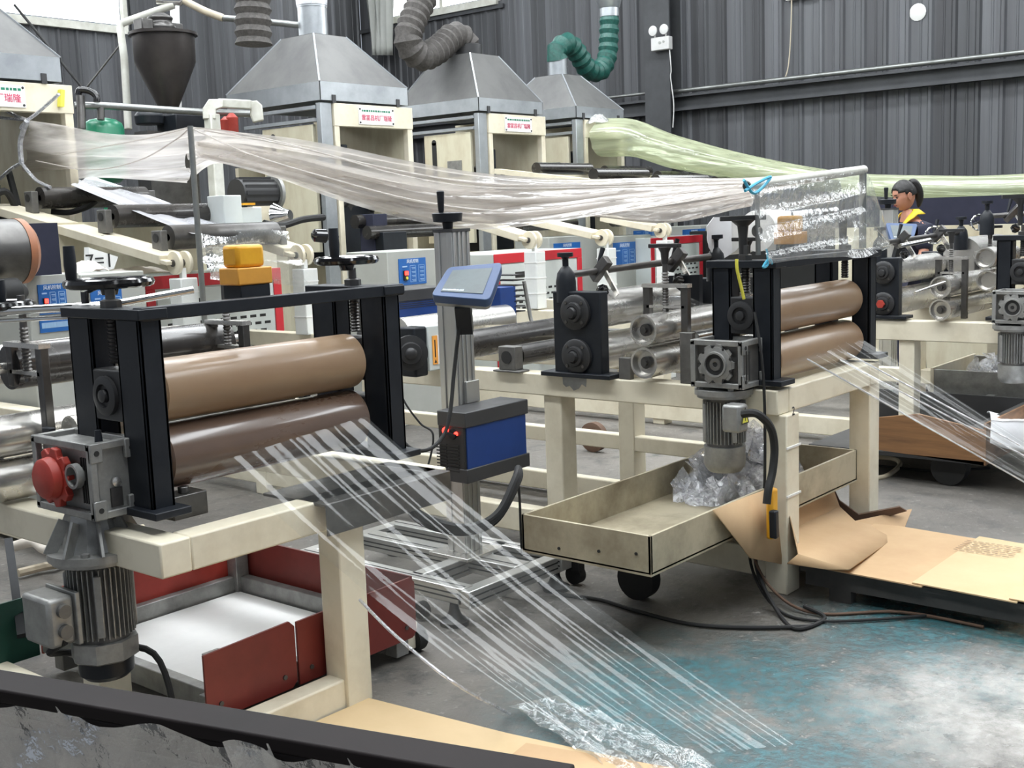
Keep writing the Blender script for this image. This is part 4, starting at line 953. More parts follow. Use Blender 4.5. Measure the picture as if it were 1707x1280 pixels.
for i, (u0, v0, u1, v1, r, mt) in enumerate(((1525, 488, 1575, 470, .008, 'steel'), (1500, 410, 1550, 400, .012, 'chrome'), (1618, 468, 1700, 452, .010, 'chrome'), (1608, 520, 1670, 505, .008, 'chrome'))):
    g = G(); g.cyl(at(u0, v0, y=2.55), at(u1, v1, y=2.5), r); tag(g.out('rod', mt), ['thin steel rod beside the small right rollers', 'bright bar below the light blue touch panel', 'bright long rod left of the right black posts', 'thin bright rod above the right cream beam'][i], 'rod')
t = thing('wooden_trough', 'brown trough trolley under the right machine line', 'tray', (7, 2.4, 0))
xa = 6.28; pts = [at(u, v, x=xa) for u, v in ((1452, 697), (1530, 690), (1640, 718), (1640, 776), (1452, 748))]
for s_, nm in ((0, 'front_board'),):
    g = G(); g.prism(pts, (.02, 0, 0)); g.out(nm, 'wood', t)
y0 = pts[2].y; zt_ = pts[2].z; zb_ = pts[3].z
g = G(); g.box(xa, y0-.012, zb_, 7.3, y0, zt_+.04); g.out('end_board', 'wood', t)
g = G(); g.box(xa, y0, zb_, 7.3, y0+1.0, zb_+.02); g.box(7.3, y0, zb_, 7.32, y0+1.0, zt_+.02); g.box(xa+.03, y0+.02, zt_-.02, 7.3, y0+.1, zt_); g.out('inner_shell', 'charcoal', t)
g = G(); c = at(1580, 775, x=6.34); g.cyl((6.34, c.y, .095), (6.43, c.y, .095), .095, n=30); g.out('tyre', 'rubber', t)
g = G(); c = V((7.25, 4.2, 0)); cc = at(990, 728, z=.1); g.lathe(cc-V((.03, 0, 0)), (1, 0, 0), [(0, .03), (0, .075), (.006, .098), (.055, .098), (.06, .07)], 28); tag(g.out('castor_wheel', 'cardboard_dark'), 'reddish brown rubber wheel standing on the floor under the cream beam', 'wheel')
t = thing('white_cloth', 'white cloth draped over the trough at the right edge', 'cloth', (6.9, 2, .3))
g = G(); rows = []
cp = [at(1645, 690, x=7.2), at(1650, 692, x=6.8), at(1652, 697, x=6.30), at(1652, 705, x=6.24), at(1650, 745, x=6.22)]
for j, p in enumerate(smooth_path(cp, 5)):
    rows.append([p+V((-.01*math.sin(i*1.2), -i*.06, .012*math.sin(i*.9+j*.4)+.01*(i == 0))) for i in range(12)])
g.grid(rows); g.out('fabric', 'cloth_white', t, solid=.004, ang=180)
# channel tray with scrap film and red panels, further back
t = thing('channel_tray', 'grey steel channel tray with film scraps below the right beam', 'tray', (8.2, 2.4, .3))
a_ = at(1552, 615, x=7.5); b_ = at(1705, 640, x=7.5)
g = G(); g.box(7.5, b_.y-.1, b_.z-.10, 7.52, a_.y, a_.z); g.box(7.5, b_.y-.1, b_.z-.11, 8.3, a_.y, b_.z-.09); g.box(8.28, b_.y-.1, b_.z-.1, 8.3, a_.y, a_.z); g.out('channel', 'cast', t, bev=.003)
g = G(); g.box(7.49, a_.y-.02, b_.z-.12, 8.3, a_.y, a_.z+.01); g.out('end_plate', 'cream', t)
heap('shiny crumpled film scraps piled in the channel tray at the right', (8.0, 2.35, a_.z-.10), .36, .30, .20, 90, 9)
t = thing('red_panel_tray', 'dark red panelled tray on steel posts at the far right', 'tray', (7.4, 2.5, .1))
for pts in (((1552, 672), (1590, 660), (1592, 684), (1555, 692)), ((1592, 660), (1645, 641), (1645, 672), (1594, 692))):
    g = G(); g.prism([at(u, v, y=3.0 if pts[0][0] < 1560 else 2.7) for u, v in pts], (0, .01, 0)); g.out('side_panel', 'red_dark', t)
for u in (1588, 1652):
    c = at(u, 690, x=7.45); g = G(); g.box(c.x-.025, c.y-.025, .02, c.x+.025, c.y+.025, c.z+.12); g.out('post', 'cast', t)
g = G(); p = at(1660, 660, x=7.9); g.box(7.9, p.y-1.0, p.z-.10, 7.92, p.y, p.z+.08); g.out('side_panel', 'navy', t)
cable('black cable lying on the floor beneath the brown trough', [at(1455, 775, z=.01), at(1500, 780, z=.01), at(1560, 785, z=.01), at(1620, 782, z=.01), at(1650, 780, z=.01)], .007)
g = G(); g.tube(smooth_path([at(1456, 798, z=.01), at(1480, 792, z=.01), at(1500, 775, z=.01), at(1490, 765, z=.01), at(1455, 762, z=.01)]), .014); tag(g.out('hose', 'hose_beige'), 'beige hose curled on the floor left of the brown trough', 'hose')
# film web of line two
web('clear plastic film web running from the middle brown rollers to the right', (4.40, 2.16, .93), (5.04, 2.16, .95), lerp(V((4.40, 2.16, .93)), at(1720, 812, x=4.9), 1.7), lerp(V((5.04, 2.16, .95)), at(1720, 742, x=5.3), 1.7), .0, amp=.010, freq=12)
for k, (a0, b0) in enumerate((((1345, 598), (1712, 806)), ((1400, 600), (1712, 762)), ((1412, 588), (1700, 742)))):
    cable('taut twisted edge of the right film web, %s one' % ['lowest', 'middle', 'upper'][k], [at(a0[0], a0[1], y=2.14), lerp(at(a0[0], a0[1], y=2.14), at(b0[0], b0[1], x=5.0), .5), at(b0[0], b0[1], x=5.0)], .0035, 'film_pile', 'film_strand', 'plastic film')
# ------------------------------------------------------------------ background: arms, posts, chillers, cabinets
def arm(label, u, v, x, ub, vb, back=True):
    """cream arm with a round pivot ending over a white wrapped post"""
    p = at(u, v, x=x); b = at(ub, vb, x=x); t = thing('pivot_arm', label, 'machine arm', (x, p.y, 0), 'cream pivoting arms on wrapped posts')
    g = G(); g.bar(p+V((0, .06, .02)), b+V((0, 0, -.02)), .06, .20, up=(1, 0, 0)); g.out('arm', 'cream', t, bev=.006)
    for s in (-.035, .035):
        g = G(); g.lathe(p+V((s-.012, 0, 0)), (1, 0, 0), [(0, .07), (.024, .07)], 24); g.bar(p+V((s, 0, 0)), lerp(p, b, .07)+V((s, 0, 0)), .024, .12, up=(1, 0, 0)); g.out('pivot_plate', 'cream', t, bev=.003)
    g = G(); g.cyl(p+V((-.055, 0, 0)), p+V((.055, 0, 0)), .022, n=12)
    g.out('pivot_pin', 'steel_dark', t)
    if back:
        for f_ in (.16, .36): g = G(); g.cyl(lerp(p, b, f_)+V((-.03, 0, 0)), lerp(p, b, f_)+V((-.045, 0, 0)), .03, n=12); g.out('bolt', 'steel_dark', t)
    g = G(); g.bc(p+V((0, -.02, -.10)), .03, .03, .14); g.out('rod_end', 'white', t)
    t2 = thing('wrapped_post', label.replace('cream pivoting arm', 'white film-wrapped square post below the arm'), 'post', (x, p.y, .8))
    g = G(); zl = 0 if x > 9 else .83; g.bc(V((x, p.y-.02, (zl+p.z-.09)/2)), .12, .12, p.z-.09-zl); g.out('post', 'white_wrap', t2, bev=.006)
    g = G()
    for k in range(3):
        zz = lerp(.95, p.z-.15, k/2.2); g.bc(V((x, p.y-.02, zz)), .126, .126, .008)
    g.out('wrap_edge', 'white', t2)
    return p, b
pA, bA = arm('cream pivoting arm nearest at the left edge', 300, 438, 4.12, 0, 342)
pB, bB = arm('cream pivoting arm behind the yellow junction box', 503, 425, 5.08, 300, 352)
pC, bC = arm('cream pivoting arm right of the aluminium column', 887, 400, 7.2, 740, 350, False)
pD, bD = arm('cream pivoting arm over the slitter bar', 1007, 396, 8.2, 880, 362, False)
pE, bE = arm('cream pivoting arm farthest, left of the round white film roll', 1105, 384, 9.3, 1010, 360, False)
for i, (u, v, r, mt) in enumerate(((66, 330, .075, 'roller_black'), (188, 361, .075, 'roller_black'), (280, 396, .075, 'steel_dark'))):
    p = at(u, v, x=4.2); t = thing('arm_roller', ['black roller on the left arm, uppermost', 'black roller on the left arm, second down the slope', 'dark roller across the arms, lowest near the pivots'][i], 'roller', p-V((0, 0, .1)), 'rollers on the pivoting arms')
    g = G(); g.lathe(p, (1, 0, 0), [(0, .02), (0, r), (.82, r), (.82, .02)], 28, caps=False); g.out('roller', mt, t)
    for dx in (-.06, .86):
        g = G(); g.bc(p+V((dx, 0, -.03)), .05, .10, .15); bq = g.out('bearing_bracket', 'cast_dark', t, bev=.006)
        g = G(); g.cyl(p+V((dx-.026, 0, 0)), p+V((dx-.03, 0, 0)), .028, n=14); g.out('bore', 'dark_ink', bq)
def chiller(label, u0, u1, v0, y, zb=.0, slots=(0.3, .95)):
    a = at(u0, v0, y=y); b = at(u1, v0-.06*(u1-u0), y=y); x0, x1, zt = a.x, b.x, a.z
    t = thing('chiller_cabinet', label, 'cabinet', (x0, y, zb), 'white chiller cabinets with red frames')
    W = x1-x0; bw = .085
    g = G(); g.box(x0, y, zb, x1, y+.8, zt); g.out('body', 'chiller', t, bev=.006)
    g = G(); g.box(x0, y-.012, zt-bw, x1, y, zt); g.box(x0, y-.012, zb, x0+bw*.8, y, zt-bw); g.box(x1-bw*.8, y-.012, zb, x1, y, zt-bw); g.out('red_frame', 'red_band', t, bev=.004)
    g = G(); g.box(x0+bw*.8+.01, y-.008, zb+.05, x1-bw*.8-.01, y, zt-bw-.01); dr = g.out('door', 'chiller', t, bev=.004)
    g = G()
    sx = x0+bw+.08+W*slots[0]*0
    rows = 13
    for r_ in range(rows):
        z = zt-bw-.25-r_*.052
        xx = x0+bw+.06+(.04 if r_ % 2 else 0)
        while xx < x1-bw-.08:
            g.box(xx, y-.0095, z, xx+.052, y-.008, z+.019); xx += .084
    g.out('louvre_slots', 'dark_ink', dr)
    g = G(); g.prism([(x0+W*.22, y-.011, zt-bw-.13), (x0+W*.38, y-.011, zt-bw-.13), (x0+W*.40, y-.011, zt-bw-.11), (x0+W*.38, y-.011, zt-bw-.08), (x0+W*.22, y-.011, zt-bw-.08)], (0, .004, 0)); g.out('display', 'dark_ink', dr)
    return t, x0, x1, zt
c1 = chiller('white chiller cabinet with red frame behind the left arm posts', 240, 466, 462, 6.7)
c2 = chiller('white chiller cabinet with red frame right of the aluminium column', 822, 968, 424, 6.5)
c3 = chiller('white chiller cabinet with red frame farthest, left of the white film roll', 1084, 1170, 397, 7.2)
def cabinet(label, u0, u1, v0, y, zb, pu0, pu1, pv0, pv1, lamp=True, second=None):
    a = at(u0, v0, y=y); b = at(u1, v0, y=y); x0, x1, zt = a.x, b.x, a.z
    t = thing('control_cabinet', label, 'cabinet', (x0, y, zb), 'grey control cabinets with blue labels')
    g = G(); g.box(x0, y, zb, x1, y+.45, zt); g.out('body', 'grey_box', t, bev=.006)
    p = at(pu0, pv0, y=y-.004); q = at(pu1, pv1, y=y-.004); W = q.x-p.x; H = p.z-q.z
    g = G(); g.box(p.x, y-.006, q.z, q.x, y, p.z); lb = g.out('blue_label', 'blue_label', t)
    yy = y-.0075
    text('风机控制', H*.16, (p.x+W*.5, yy, p.z-H*.12), (1, 0, 0), (0, 0, 1), 'white_ink', lb)
    g = G()
    for k in range(4):
        for cx in (.48, .78):
            zz = p.z-H*(.36+.15*k); g.box(p.x+W*(cx-.02), yy, zz-.002, p.x+W*(cx+.13), yy+.001, zz+.003); g.box(p.x+W*(cx), yy, zz-H*.05, p.x+W*(cx+.13), yy+.001, zz-H*.035)
    for cx, hw in ((.40, .20), (.71, .22)):
        for zz in (.28, .90): g.box(p.x+W*cx, yy, p.z-H*zz, p.x+W*(cx+hw), yy+.001, p.z-H*zz+.003)
        for xx in (cx, cx+hw): g.box(p.x+W*xx, yy, p.z-H*.90, p.x+W*xx+.003, yy+.001, p.z-H*.28)
    g.box(p.x+W*.12, yy, p.z-H*.32, p.x+W*.30, yy+.001, p.z-H*.27); g.out('label_print', 'pale_ink', lb)
    if lamp:
        g = G(); g.box(p.x+W*.14, y-.02, p.z-H*.82, p.x+W*.28, y-.006, p.z-H*.45); g.out('switch', 'dark_ink', lb)
        g = G(); g.box(p.x+W*.16, y-.026, p.z-H*.62, p.x+W*.27, y-.02, p.z-H*.47); g.out('red_switch', 'led_red', lb)
        g = G(); g.cyl((p.x+W*.22, y-.022, p.z-H*.73), (p.x+W*.22, y-.027, p.z-H*.73), W*.04, n=10); g.out('selector', 'yellow_strap', lb)
    if second:
        p2 = at(second[0], second[2], y=y); q2 = at(second[1], second[3], y=y)
        g = G(); g.box(p2.x, y-.006, q2.z, q2.x, y, p2.z); s2 = g.out('blue_label', 'blue_label', t)
        g = G(); n_ = 10
        for k in range(n_): xx = lerp(p2.x, q2.x, (k+.6)/(n_+.5)); g.box(xx, y-.0075, p2.z-.04, xx+.018, y-.006, p2.z-.012)
        g.out('label_print', 'pale_ink', s2)
    return t, x0, x1, zt
k1 = cabinet('grey control cabinet with two blue labels at the left', 43, 132, 460, 5.6, 0, 62, 113, 475, 521, second=(65, 117, 535, 550))
k2 = cabinet('grey control cabinet partly hidden behind the left handwheel', 134, 240, 458, 5.9, 0, 150, 206, 484, 530, second=(175, 204, 538, 558))
k3 = cabinet('grey control cabinet behind the right black post', 645, 742, 420, 6.3, 0, 664, 711, 432, 472)
k4 = cabinet('cream grey cabinet with blue strip left of the slitter bar', 915, 1000, 396, 7.3, 0, 923, 968, 406, 440, False)
k5 = cabinet('control cabinet with a tall blue label behind the slitter bar', 1000, 1085, 396, 7.4, 0, 1022, 1060, 405, 447, False)
k6 = cabinet('control cabinet with blue label beside the round white film roll', 1168, 1240, 376, 7.6, .0, 1138, 1176, 383, 412, False)
k7 = cabinet('pale cabinet with blue strip high behind the pivot arms', 1050, 1130, 370, 8.6, .0, 1056, 1096, 385, 392, False)
# clutter on the cabinets
def rag(label, c, rx, ry, h, seed, mat='paper', name='cloth_rag'):
    rnd = random.Random(seed); g = G(); rows = []
    for j in range(9):
        row = []
        for i in range(18):
            q = 2*math.pi*i/17; r = j/8; rr_ = r*(1+.25*math.sin(3*q+seed)); row.append(V(c)+V((math.cos(q)*rr_*rx, math.sin(q)*rr_*ry, h*(1-r*r)+rnd.uniform(-.010, .010)*(r > 0))))
        rows.append(row)
    g.grid(rows); return tag(g.out(name, mat, ang=180), label, 'cloth')
rag('crumpled beige rag lying on top of the left control cabinet', (k1[1]+.40, 5.72, k1[3]), .10, .10, .05, 2)
rag('beige papers heaped on the cabinet behind the left arm', at(228, 455, y=6.6), .22, .16, .035, 5)
g = G(); c = V((k1[1]+.12, 5.7, k1[3])); g.lathe(c, (0, 0, 1), [(0, .025), (.04, .034), (.045, .03)], 16); tag(g.out('cup', 'white'), 'small white cup on the left control cabinet corner', 'cup')
c = at(160, 440, y=6.2); t = thing('paper_note', 'white paper bag with handwritten 7=1 under the left arm', 'paper', c)
g = G(); g.prism([at(u, v, y=6.2) for u, v in ((148, 412), (152, 414), (197, 428), (190, 448), (170, 452), (148, 448))], (0, .05, 0)); g.out('paper', 'white', t)
text('7=1', .115, at(166, 436, y=6.195), (1, 0, 0), (.0, 0, 1), 'dark_ink', t)
# ------------------------------------------------------------------ extruder towers with hoods
def tower(n_, label, xN, xR, yf, dep, zt, sign=None, plate=False):
    t = thing('extruder_tower', label, 'machine', (xN, yf, 0), 'cream extruder towers')
    W = xR-xN; p = .05
    g = G(); g.box(xN, yf, .0, xN+.13, yf+.06, zt); g.out('corner_post', 'galvanised', t, bev=.003)
    g = G(); g.box(xN+.144, yf-.014, .0, xN+.20, yf+.05, zt-.19); g.out('front_post', 'cream', t, bev=.003)
    g = G(); g.box(xR-.02, yf-.014, .0, xR+.044, yf+.049, zt-.19); g.out('front_post', 'cream', t, bev=.003)
    g = G(); g.box(xN+.14, yf-.02, zt-.20, xR+.05, yf+.06, zt); tb = g.out('top_beam', 'cream', t, bev=.004)
    g = G(); g.box(xR-.01, yf+.05, .3, xR+.03, yf+dep, zt); g.out('inner_side', 'cream_dirty', t)
    g = G(); g.box(xN, yf+.12, 1.3, xN+.04, yf+dep*.62, zt-.18); sp = g.out('side_cover', 'cream_dirty', t, bev=.004)
    g = G(); g.box(xN-.02, yf+.06, zt-.16, xN+.05, yf+dep*.8, zt-.13); g.box(xN-.01, yf+.06, zt-.05, xN+.05, yf+dep*.8, zt-.02); g.out('edge_rail', 'galvanised', t)
    g = G(); g.box(xN-.004, yf+dep*.48, 1.8, xN, yf+dep*.53, zt-.26); g.cyl((xN-.004, yf+dep*.505, zt-.26), (xN, yf+dep*.505, zt-.26), dep*.025, n=16); g.out('slot', 'dark_ink', sp)
    if plate:
        g = G(); g.box(xN-.006, yf+dep*.2, zt-.62, xN, yf+dep*.36, zt-.46); g.out('name_plate', 'cast', sp)
    g = G(); g.box(xN+.05, yf+dep-.05, .3, xR, yf+dep, zt-.5); g.out('back_panel', 'cream_dirty', t)
    # die head and dark machinery inside
    g = G(); g.lathe((xN+W*.40, yf+.35, zt-.95), (0, 0, 1), [(0, .20), (.25, .22), (.30, .15), (.42, .15), (.44, .06), (.62, .05)], 24); dh = g.out('die_head', 'steel_dark', t)
    g = G(); g.box(xN+.18, yf+.15, zt-1.4, xR-.35, yf+.6, zt-.9); g.box(xN+W*.25, yf+.1, zt-.75, xN+W*.36, yf+.25, zt-.35); g.out('die_block', 'black', t, bev=.01)
    g = G(); g.tube(smooth_path([(xN+.3, yf+.1, zt-.9), (xN+.5, yf, zt-.75), (xN+.65, yf+.1, zt-.95), (xN+.7, yf+.3, zt-.6)]), .025); g.out('hose', 'rubber', t)
    for k in range(2):
        g = G(); g.cyl((xN+.1, yf-.25-.15*k, zt-1.05-.10*k), (xR, yf-.25-.15*k, zt-1.05-.10*k), .06, n=24); rr_ = g.out('roller', 'roller_black', t)
    if sign:
        cx = xN+.20+(xR+.02-xN-.2)*sign[0]; cz = zt-.10; sw = .44 if n_ else .5
        g = G(); g.box(cx-sw/2, yf-.03, cz-.075, cx+sw/2, yf-.02, cz+.075); sg = g.out('sign_board', 'sign_white', t)
        text('雷富昌机厂瑞隆', sw*.125, (cx, yf-.032, cz-.018), (1, 0, 0), (0, 0, 1), 'red_ink', sg)
        g = G(); rp = random.Random(n_); xx = cx-sw*.42
        while xx < cx+sw*.40: ww = rp.uniform(.01, .03); g.box(xx, yf-.032, cz+.038, xx+ww, yf-.031, cz+.055); xx += ww+.008
        g.out('small_print', 'green_tank', sg)
        g = G()
        for sx in (-1, 1):
            for sz in (-1, 1): g.cyl((cx+sx*sw*.47, yf-.03, cz+sz*.06), (cx+sx*sw*.47, yf-.034, cz+sz*.06), .009, n=8)
        g.out('screw_heads', 'dark_ink', sg)
    return t
def hood(label, xN, xR, yf, dep, zb, sk, zt, tx, ty, collar=None):
    """galvanised pyramid hood: skirt, sloping sheets, flat top"""
    t = thing('exhaust_hood', label, 'hood', (xN, yf, zb), 'galvanised exhaust hoods')
    g = G(); w_ = .006
    for b in ((xN, yf, xR, yf+w_), (xN, yf+dep-w_, xR, yf+dep), (xN, yf, xN+w_, yf+dep), (xR-w_, yf, xR, yf+dep)): g.box(b[0], b[1], zb, b[2], b[3], zb+sk)
    g.out('skirt', 'galvanised', t)
    cx = (xN+xR)/2; cy = yf+dep/2; B = [(xN, yf), (xR, yf), (xR, yf+dep), (xN, yf+dep)]; T = [(cx-tx/2, cy-ty/2), (cx+tx/2, cy-ty/2), (cx+tx/2, cy+ty/2), (cx-tx/2, cy+ty/2)]
    for k in range(4):
        k2 = (k+1) % 4; P = [V((*B[k], zb+sk)), V((*B[k2], zb+sk)), V((*T[k2], zt)), V((*T[k], zt))]; nn = (P[1]-P[0]).cross(P[3]-P[0]).normalized()*-.005
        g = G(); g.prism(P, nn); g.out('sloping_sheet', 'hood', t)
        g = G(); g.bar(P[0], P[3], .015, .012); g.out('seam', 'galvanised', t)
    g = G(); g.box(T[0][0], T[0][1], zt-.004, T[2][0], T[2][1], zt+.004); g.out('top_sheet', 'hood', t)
    g = G()
    for fx in (.14, .87): g.box(lerp(xN, xR, fx)-.02, yf-.01, zb-.02, lerp(xN, xR, fx)+.02, yf, zb+.05)
    g.out('hook', 'dark_grey', t)
    if collar:
        r, h = collar; g = G(); g.lathe((cx, cy, zt), (0, 0, 1), [(0, r), (h*.5, r), (h*.5, r*1.03), (h*.53, r*1.03), (h*.53, r), (h, r)], 32, caps=False); g.out('collar', 'galvanised', t)
    return t, V((cx, cy, zt))
TY = 8.0; ZB = 2.61
tower(0, 'cream extruder tower cut off by the left picture edge', 3.60, 4.62, TY, 1.33, ZB, sign=(.30,))
tower(1, 'cream extruder tower with the largest open front', 7.04, 8.12, TY, 1.33, ZB, sign=(.50,))
tower(2, 'cream extruder tower second from the left hood, with a grey plate on its side', 9.14, 10.17, TY, 1.25, ZB, sign=(.48,), plate=True)
tower(3, 'cream extruder tower farthest right with film hanging over its front', 10.80, 11.68, TY, 1.2, ZB, plate=True)
hood('grey pyramid exhaust hood cut off at the left picture edge', 3.50, 4.60, TY-.02, 1.33, ZB+.02, .17, 3.30, .38, .44)
_, h1 = hood('largest grey pyramid exhaust hood with a silver collar', 7.03, 8.12, TY-.02, 1.33, ZB+.02, .16, 3.28, .40, .46, (.135, .55))
_, h2 = hood('middle grey pyramid exhaust hood below the bent grey duct', 9.13, 10.18, TY-.02, 1.2, ZB+.02, .13, 3.26, .46, .50)
_, h3 = hood('smallest grey pyramid exhaust hood below the green duct', 10.78, 11.72, TY-.02, 1.2, ZB+.02, .12, 3.16, .36, .40, (.11, .22))
def duct(label, pts, r, mat, pitch=.045):
    sp = smooth_path(pts, 14); L_ = sum((sp[i+1]-sp[i]).length for i in range(len(sp)-1)); n_ = int(L_/pitch*2); rs = []; acc = 0; i = 0; cum = [0]
    for k in range(len(sp)-1): cum.append(cum[-1]+(sp[k+1]-sp[k]).length)
    for k in range(n_+1):
        s_ = L_*k/n_
        while i < len(cum)-2 and cum[i+1] < s_: i += 1
        rs.append(lerp(sp[i], sp[i+1], min(1, (s_-cum[i])/max(1e-6, cum[i+1]-cum[i]))))
    g = G(); g.tube(rs, r, 26, rf=lambda i: r*(.94 if i % 2 else 1.10)); return tag(g.out('flexible_duct', mat, ang=25), label, 'duct', 'flexible ducts')
def pp(L_, y): return [at(u, v, y=y) for u, v in L_]
duct('black flexible duct end hanging down left of the silver collar', pp([(420, -60), (421, 0), (422, 40), (423, 74)], 8.2), .145, 'grey_cloth', .09)
hy = h2.y
duct('bent grey flexible duct looping onto the middle hood', [h2+V((0, 0, .06)), h2+V((-.02, 0, .16))]+pp([(757, 60), (728, 84), (700, 94), (680, 68), (690, 30), (708, -10), (716, -60)], hy), .135, 'grey_cloth', .085)
g = G(); g.lathe(h2, (0, 0, 1), [(0, .17), (.12, .17), (.13, .15)], 28); tag(g.out('duct_cuff', 'charcoal'), 'black cuff joining the bent grey duct to the middle hood', 'duct')
hy = h3.y
duct('dark green flexible duct looping up from the smallest hood', [h3+V((0, 0, .20)), h3+V((.0, 0, .30))]+pp([(946, 72), (962, 88), (980, 115), (1000, 118), (1012, 95), (1015, 60), (1016, 28)], hy), .115, 'green_cloth', .11)
g = G(); a_ = at(1016, 28, y=hy); g.lathe(a_, (0, 0, 1), [(0, .118), (.10, .118), (.11, .13), (.55, .24), (.9, .24)], 28); tag(g.out('duct_funnel', 'galvanised'), 'galvanised funnel above the green duct', 'duct')
g = G(); a_ = at(520, 10, y=h1.y); g.lathe((h1.x, h1.y, a_.z), (0, 0, 1), [(0, .142), (.08, .148), (.10, .143), (.6, .146)], 28); tag(g.out('duct_tape', 'mirror_film'), 'crinkled foil tape wrapped around the silver collar', 'tape')
# hopper with pipes
hd = 10.8
c = at(272, 60, d=hd); t = thing('hopper', 'dark conical metal hopper above the left machines', 'hopper', c-V((0, 0, .7)))
g = G(); g.lathe(c-V((0, 0, .66)), (0, 0, 1), [(0, .085), (.42, .275), (.66, .28), (.66, .31), (.685, .31), (.685, .25)], 40); g.out('cone', 'hopper', t)
g = G(); g.lathe(c+V((-.02, 0, .02)), (0, 0, 1), [(0, .13), (.06, .14), (.10, .10), (.14, .12), (.18, .05)], 20); g.bc(c+V((-.2, 0, .08)), .12, .14, .10); g.bc(c+V((.15, .05, .06)), .14, .12, .14); g.out('loader_unit', 'steel_dark', t, bev=.01)
def pipe(label, pts, r, mat, name='pipe', cat='pipe'):
    g = G(); g.tube(pts, r, 12); return tag(g.out(name, mat), label, cat)
D = 11.0
pipe('pale pipe frame rising beside the hopper', [at(214, 215, d=D), at(207, 95, d=D), at(200, 45, d=D), at(205, 38, d=D), at(290, 8, d=D)], .035, 'pipe_white')
pipe('white square pipe standing behind the hopper', [at(296, 216, d=11.4), at(292, 40, d=11.4), at(290, -20, d=11.4)], .045, 'white')
pipe('beige hose sloping down to a silver coupling at the top', smooth_path([at(298, -4, d=D), at(320, 8, d=D), at(345, 20, d=D), at(372, 30, d=D)]), .035, 'hose_beige', 'hose', 'hose')
pipe('silver pipe running behind the ducts at the top', [at(372, 30, d=D), at(400, 32, d=D), at(500, 42, d=D)], .03, 'pipe_steel')
pipe('silver pipe fittings at the top left', [at(262, 0, d=D), at(300, 2, d=D), at(310, -10, d=D)], .045, 'chrome')
pipe('grey pipe running horizontally below the hopper', [at(124, 176, d=9.6), at(170, 176, d=9.7), at(340, 187, d=10.2), at(430, 190, d=10.4)], .030, 'pipe_steel')
pipe('short riser pipe onto the green tank', [at(168, 178, d=9.7), at(168, 200, d=9.7)], .03, 'steel_dark')
pipe('black valve elbow above the green tank', smooth_path([at(130, 158, d=9.6), at(134, 150, d=9.6), at(150, 152, d=9.6), at(160, 160, d=9.6), at(161, 170, d=9.6)]), .028, 'black_gloss')
pipe('grey upright pipe left of the green tank', [at(134, 160, d=9.6), at(136, 215, d=9.6)], .035, 'steel_dark')
pipe('thin black stay cable slanting across the left wall', [at(24, 8, d=12), at(142, 152, d=12)], .014, 'rubber', 'cable', 'cable')
pipe('thin second stay cable slanting up to the pipe frame', [at(145, 145, d=12.5), at(200, 75, d=12.5)], .010, 'steel_dark', 'cable', 'cable')
g = G(); c = at(172, 215, d=9.9); g.lathe(c-V((0, 0, .45)), (0, 0, 1), [(0, .10), (.05, .165), (.45, .17), (.495, .155), (.525, .11), (.54, .04)], 32); g.cyl((c.x, c.y, 0), (c.x, c.y, c.z-.45), .05); tag(g.out('pressure_tank', 'green_tank'), 'dark green round-topped tank below the hopper', 'tank')
t = thing('dark_blower', 'black blower machine below the hopper', 'machine', at(250, 215, d=10.3))
g = G(); c = at(250, 208, d=10.3); g.lathe(c, (0, 0, 1), [(0, .12), (.08, .13), (.13, .08)], 20); g.bc(c+V((.25, -.1, 0)), .3, .3, .16); g.out('body', 'black', t, bev=.01)
g = G(); g.box(c.x-.1, c.y-.1, 0, c.x+.4, c.y+.1, c.z-.06); g.out('stand', 'steel_dark', t)
t = thing('white_gooseneck', 'thick off-white bent pipe arm left of the largest tower', 'pipe', at(350, 215, d=9.9))
a_ = at(353, 230, d=9.9); b_ = at(353, 190, d=9.9); c_ = at(360, 172, d=9.9); d_ = at(425, 176, d=10.0); e_ = at(438, 195, d=10.0)
g = G(); g.bar((a_.x, a_.y, 0), b_, .10, .10); g.out('upright', 'pipe_white', t, bev=.01)
g = G(); g.prism([at(u, v, d=9.85) for u, v in ((338, 198), (338, 180), (348, 165), (372, 165), (372, 178), (360, 182), (360, 198))], (.06, .08, 0)); g.out('elbow', 'pipe_white', t, bev=.008)
g = G(); g.bar(at(365, 172, d=9.95), at(420, 175, d=9.95), .09, .075); g.out('cross_tube', 'pipe_white', t, bev=.01)
g = G(); g.prism([at(u, v, d=9.95) for u, v in ((418, 168), (428, 167), (437, 175), (440, 200), (422, 204), (417, 190))], (.06, .08, 0)); g.out('head', 'pipe_white', t, bev=.01)
g = G(); c = at(378, 208, d=10.2); g.lathe(c-V((0, 0, .1)), (0, 0, 1), [(0, .05), (.14, .055), (.17, .02)], 16); c = at(387, 208, d=10.2); g.lathe(c-V((0, 0, .1)), (0, 0, 1), [(0, .05), (.16, .055), (.2, .02)], 16); tag(g.out('red_bottles', 'red'), 'red containers hanging behind the off-white bent pipe', 'bottle')
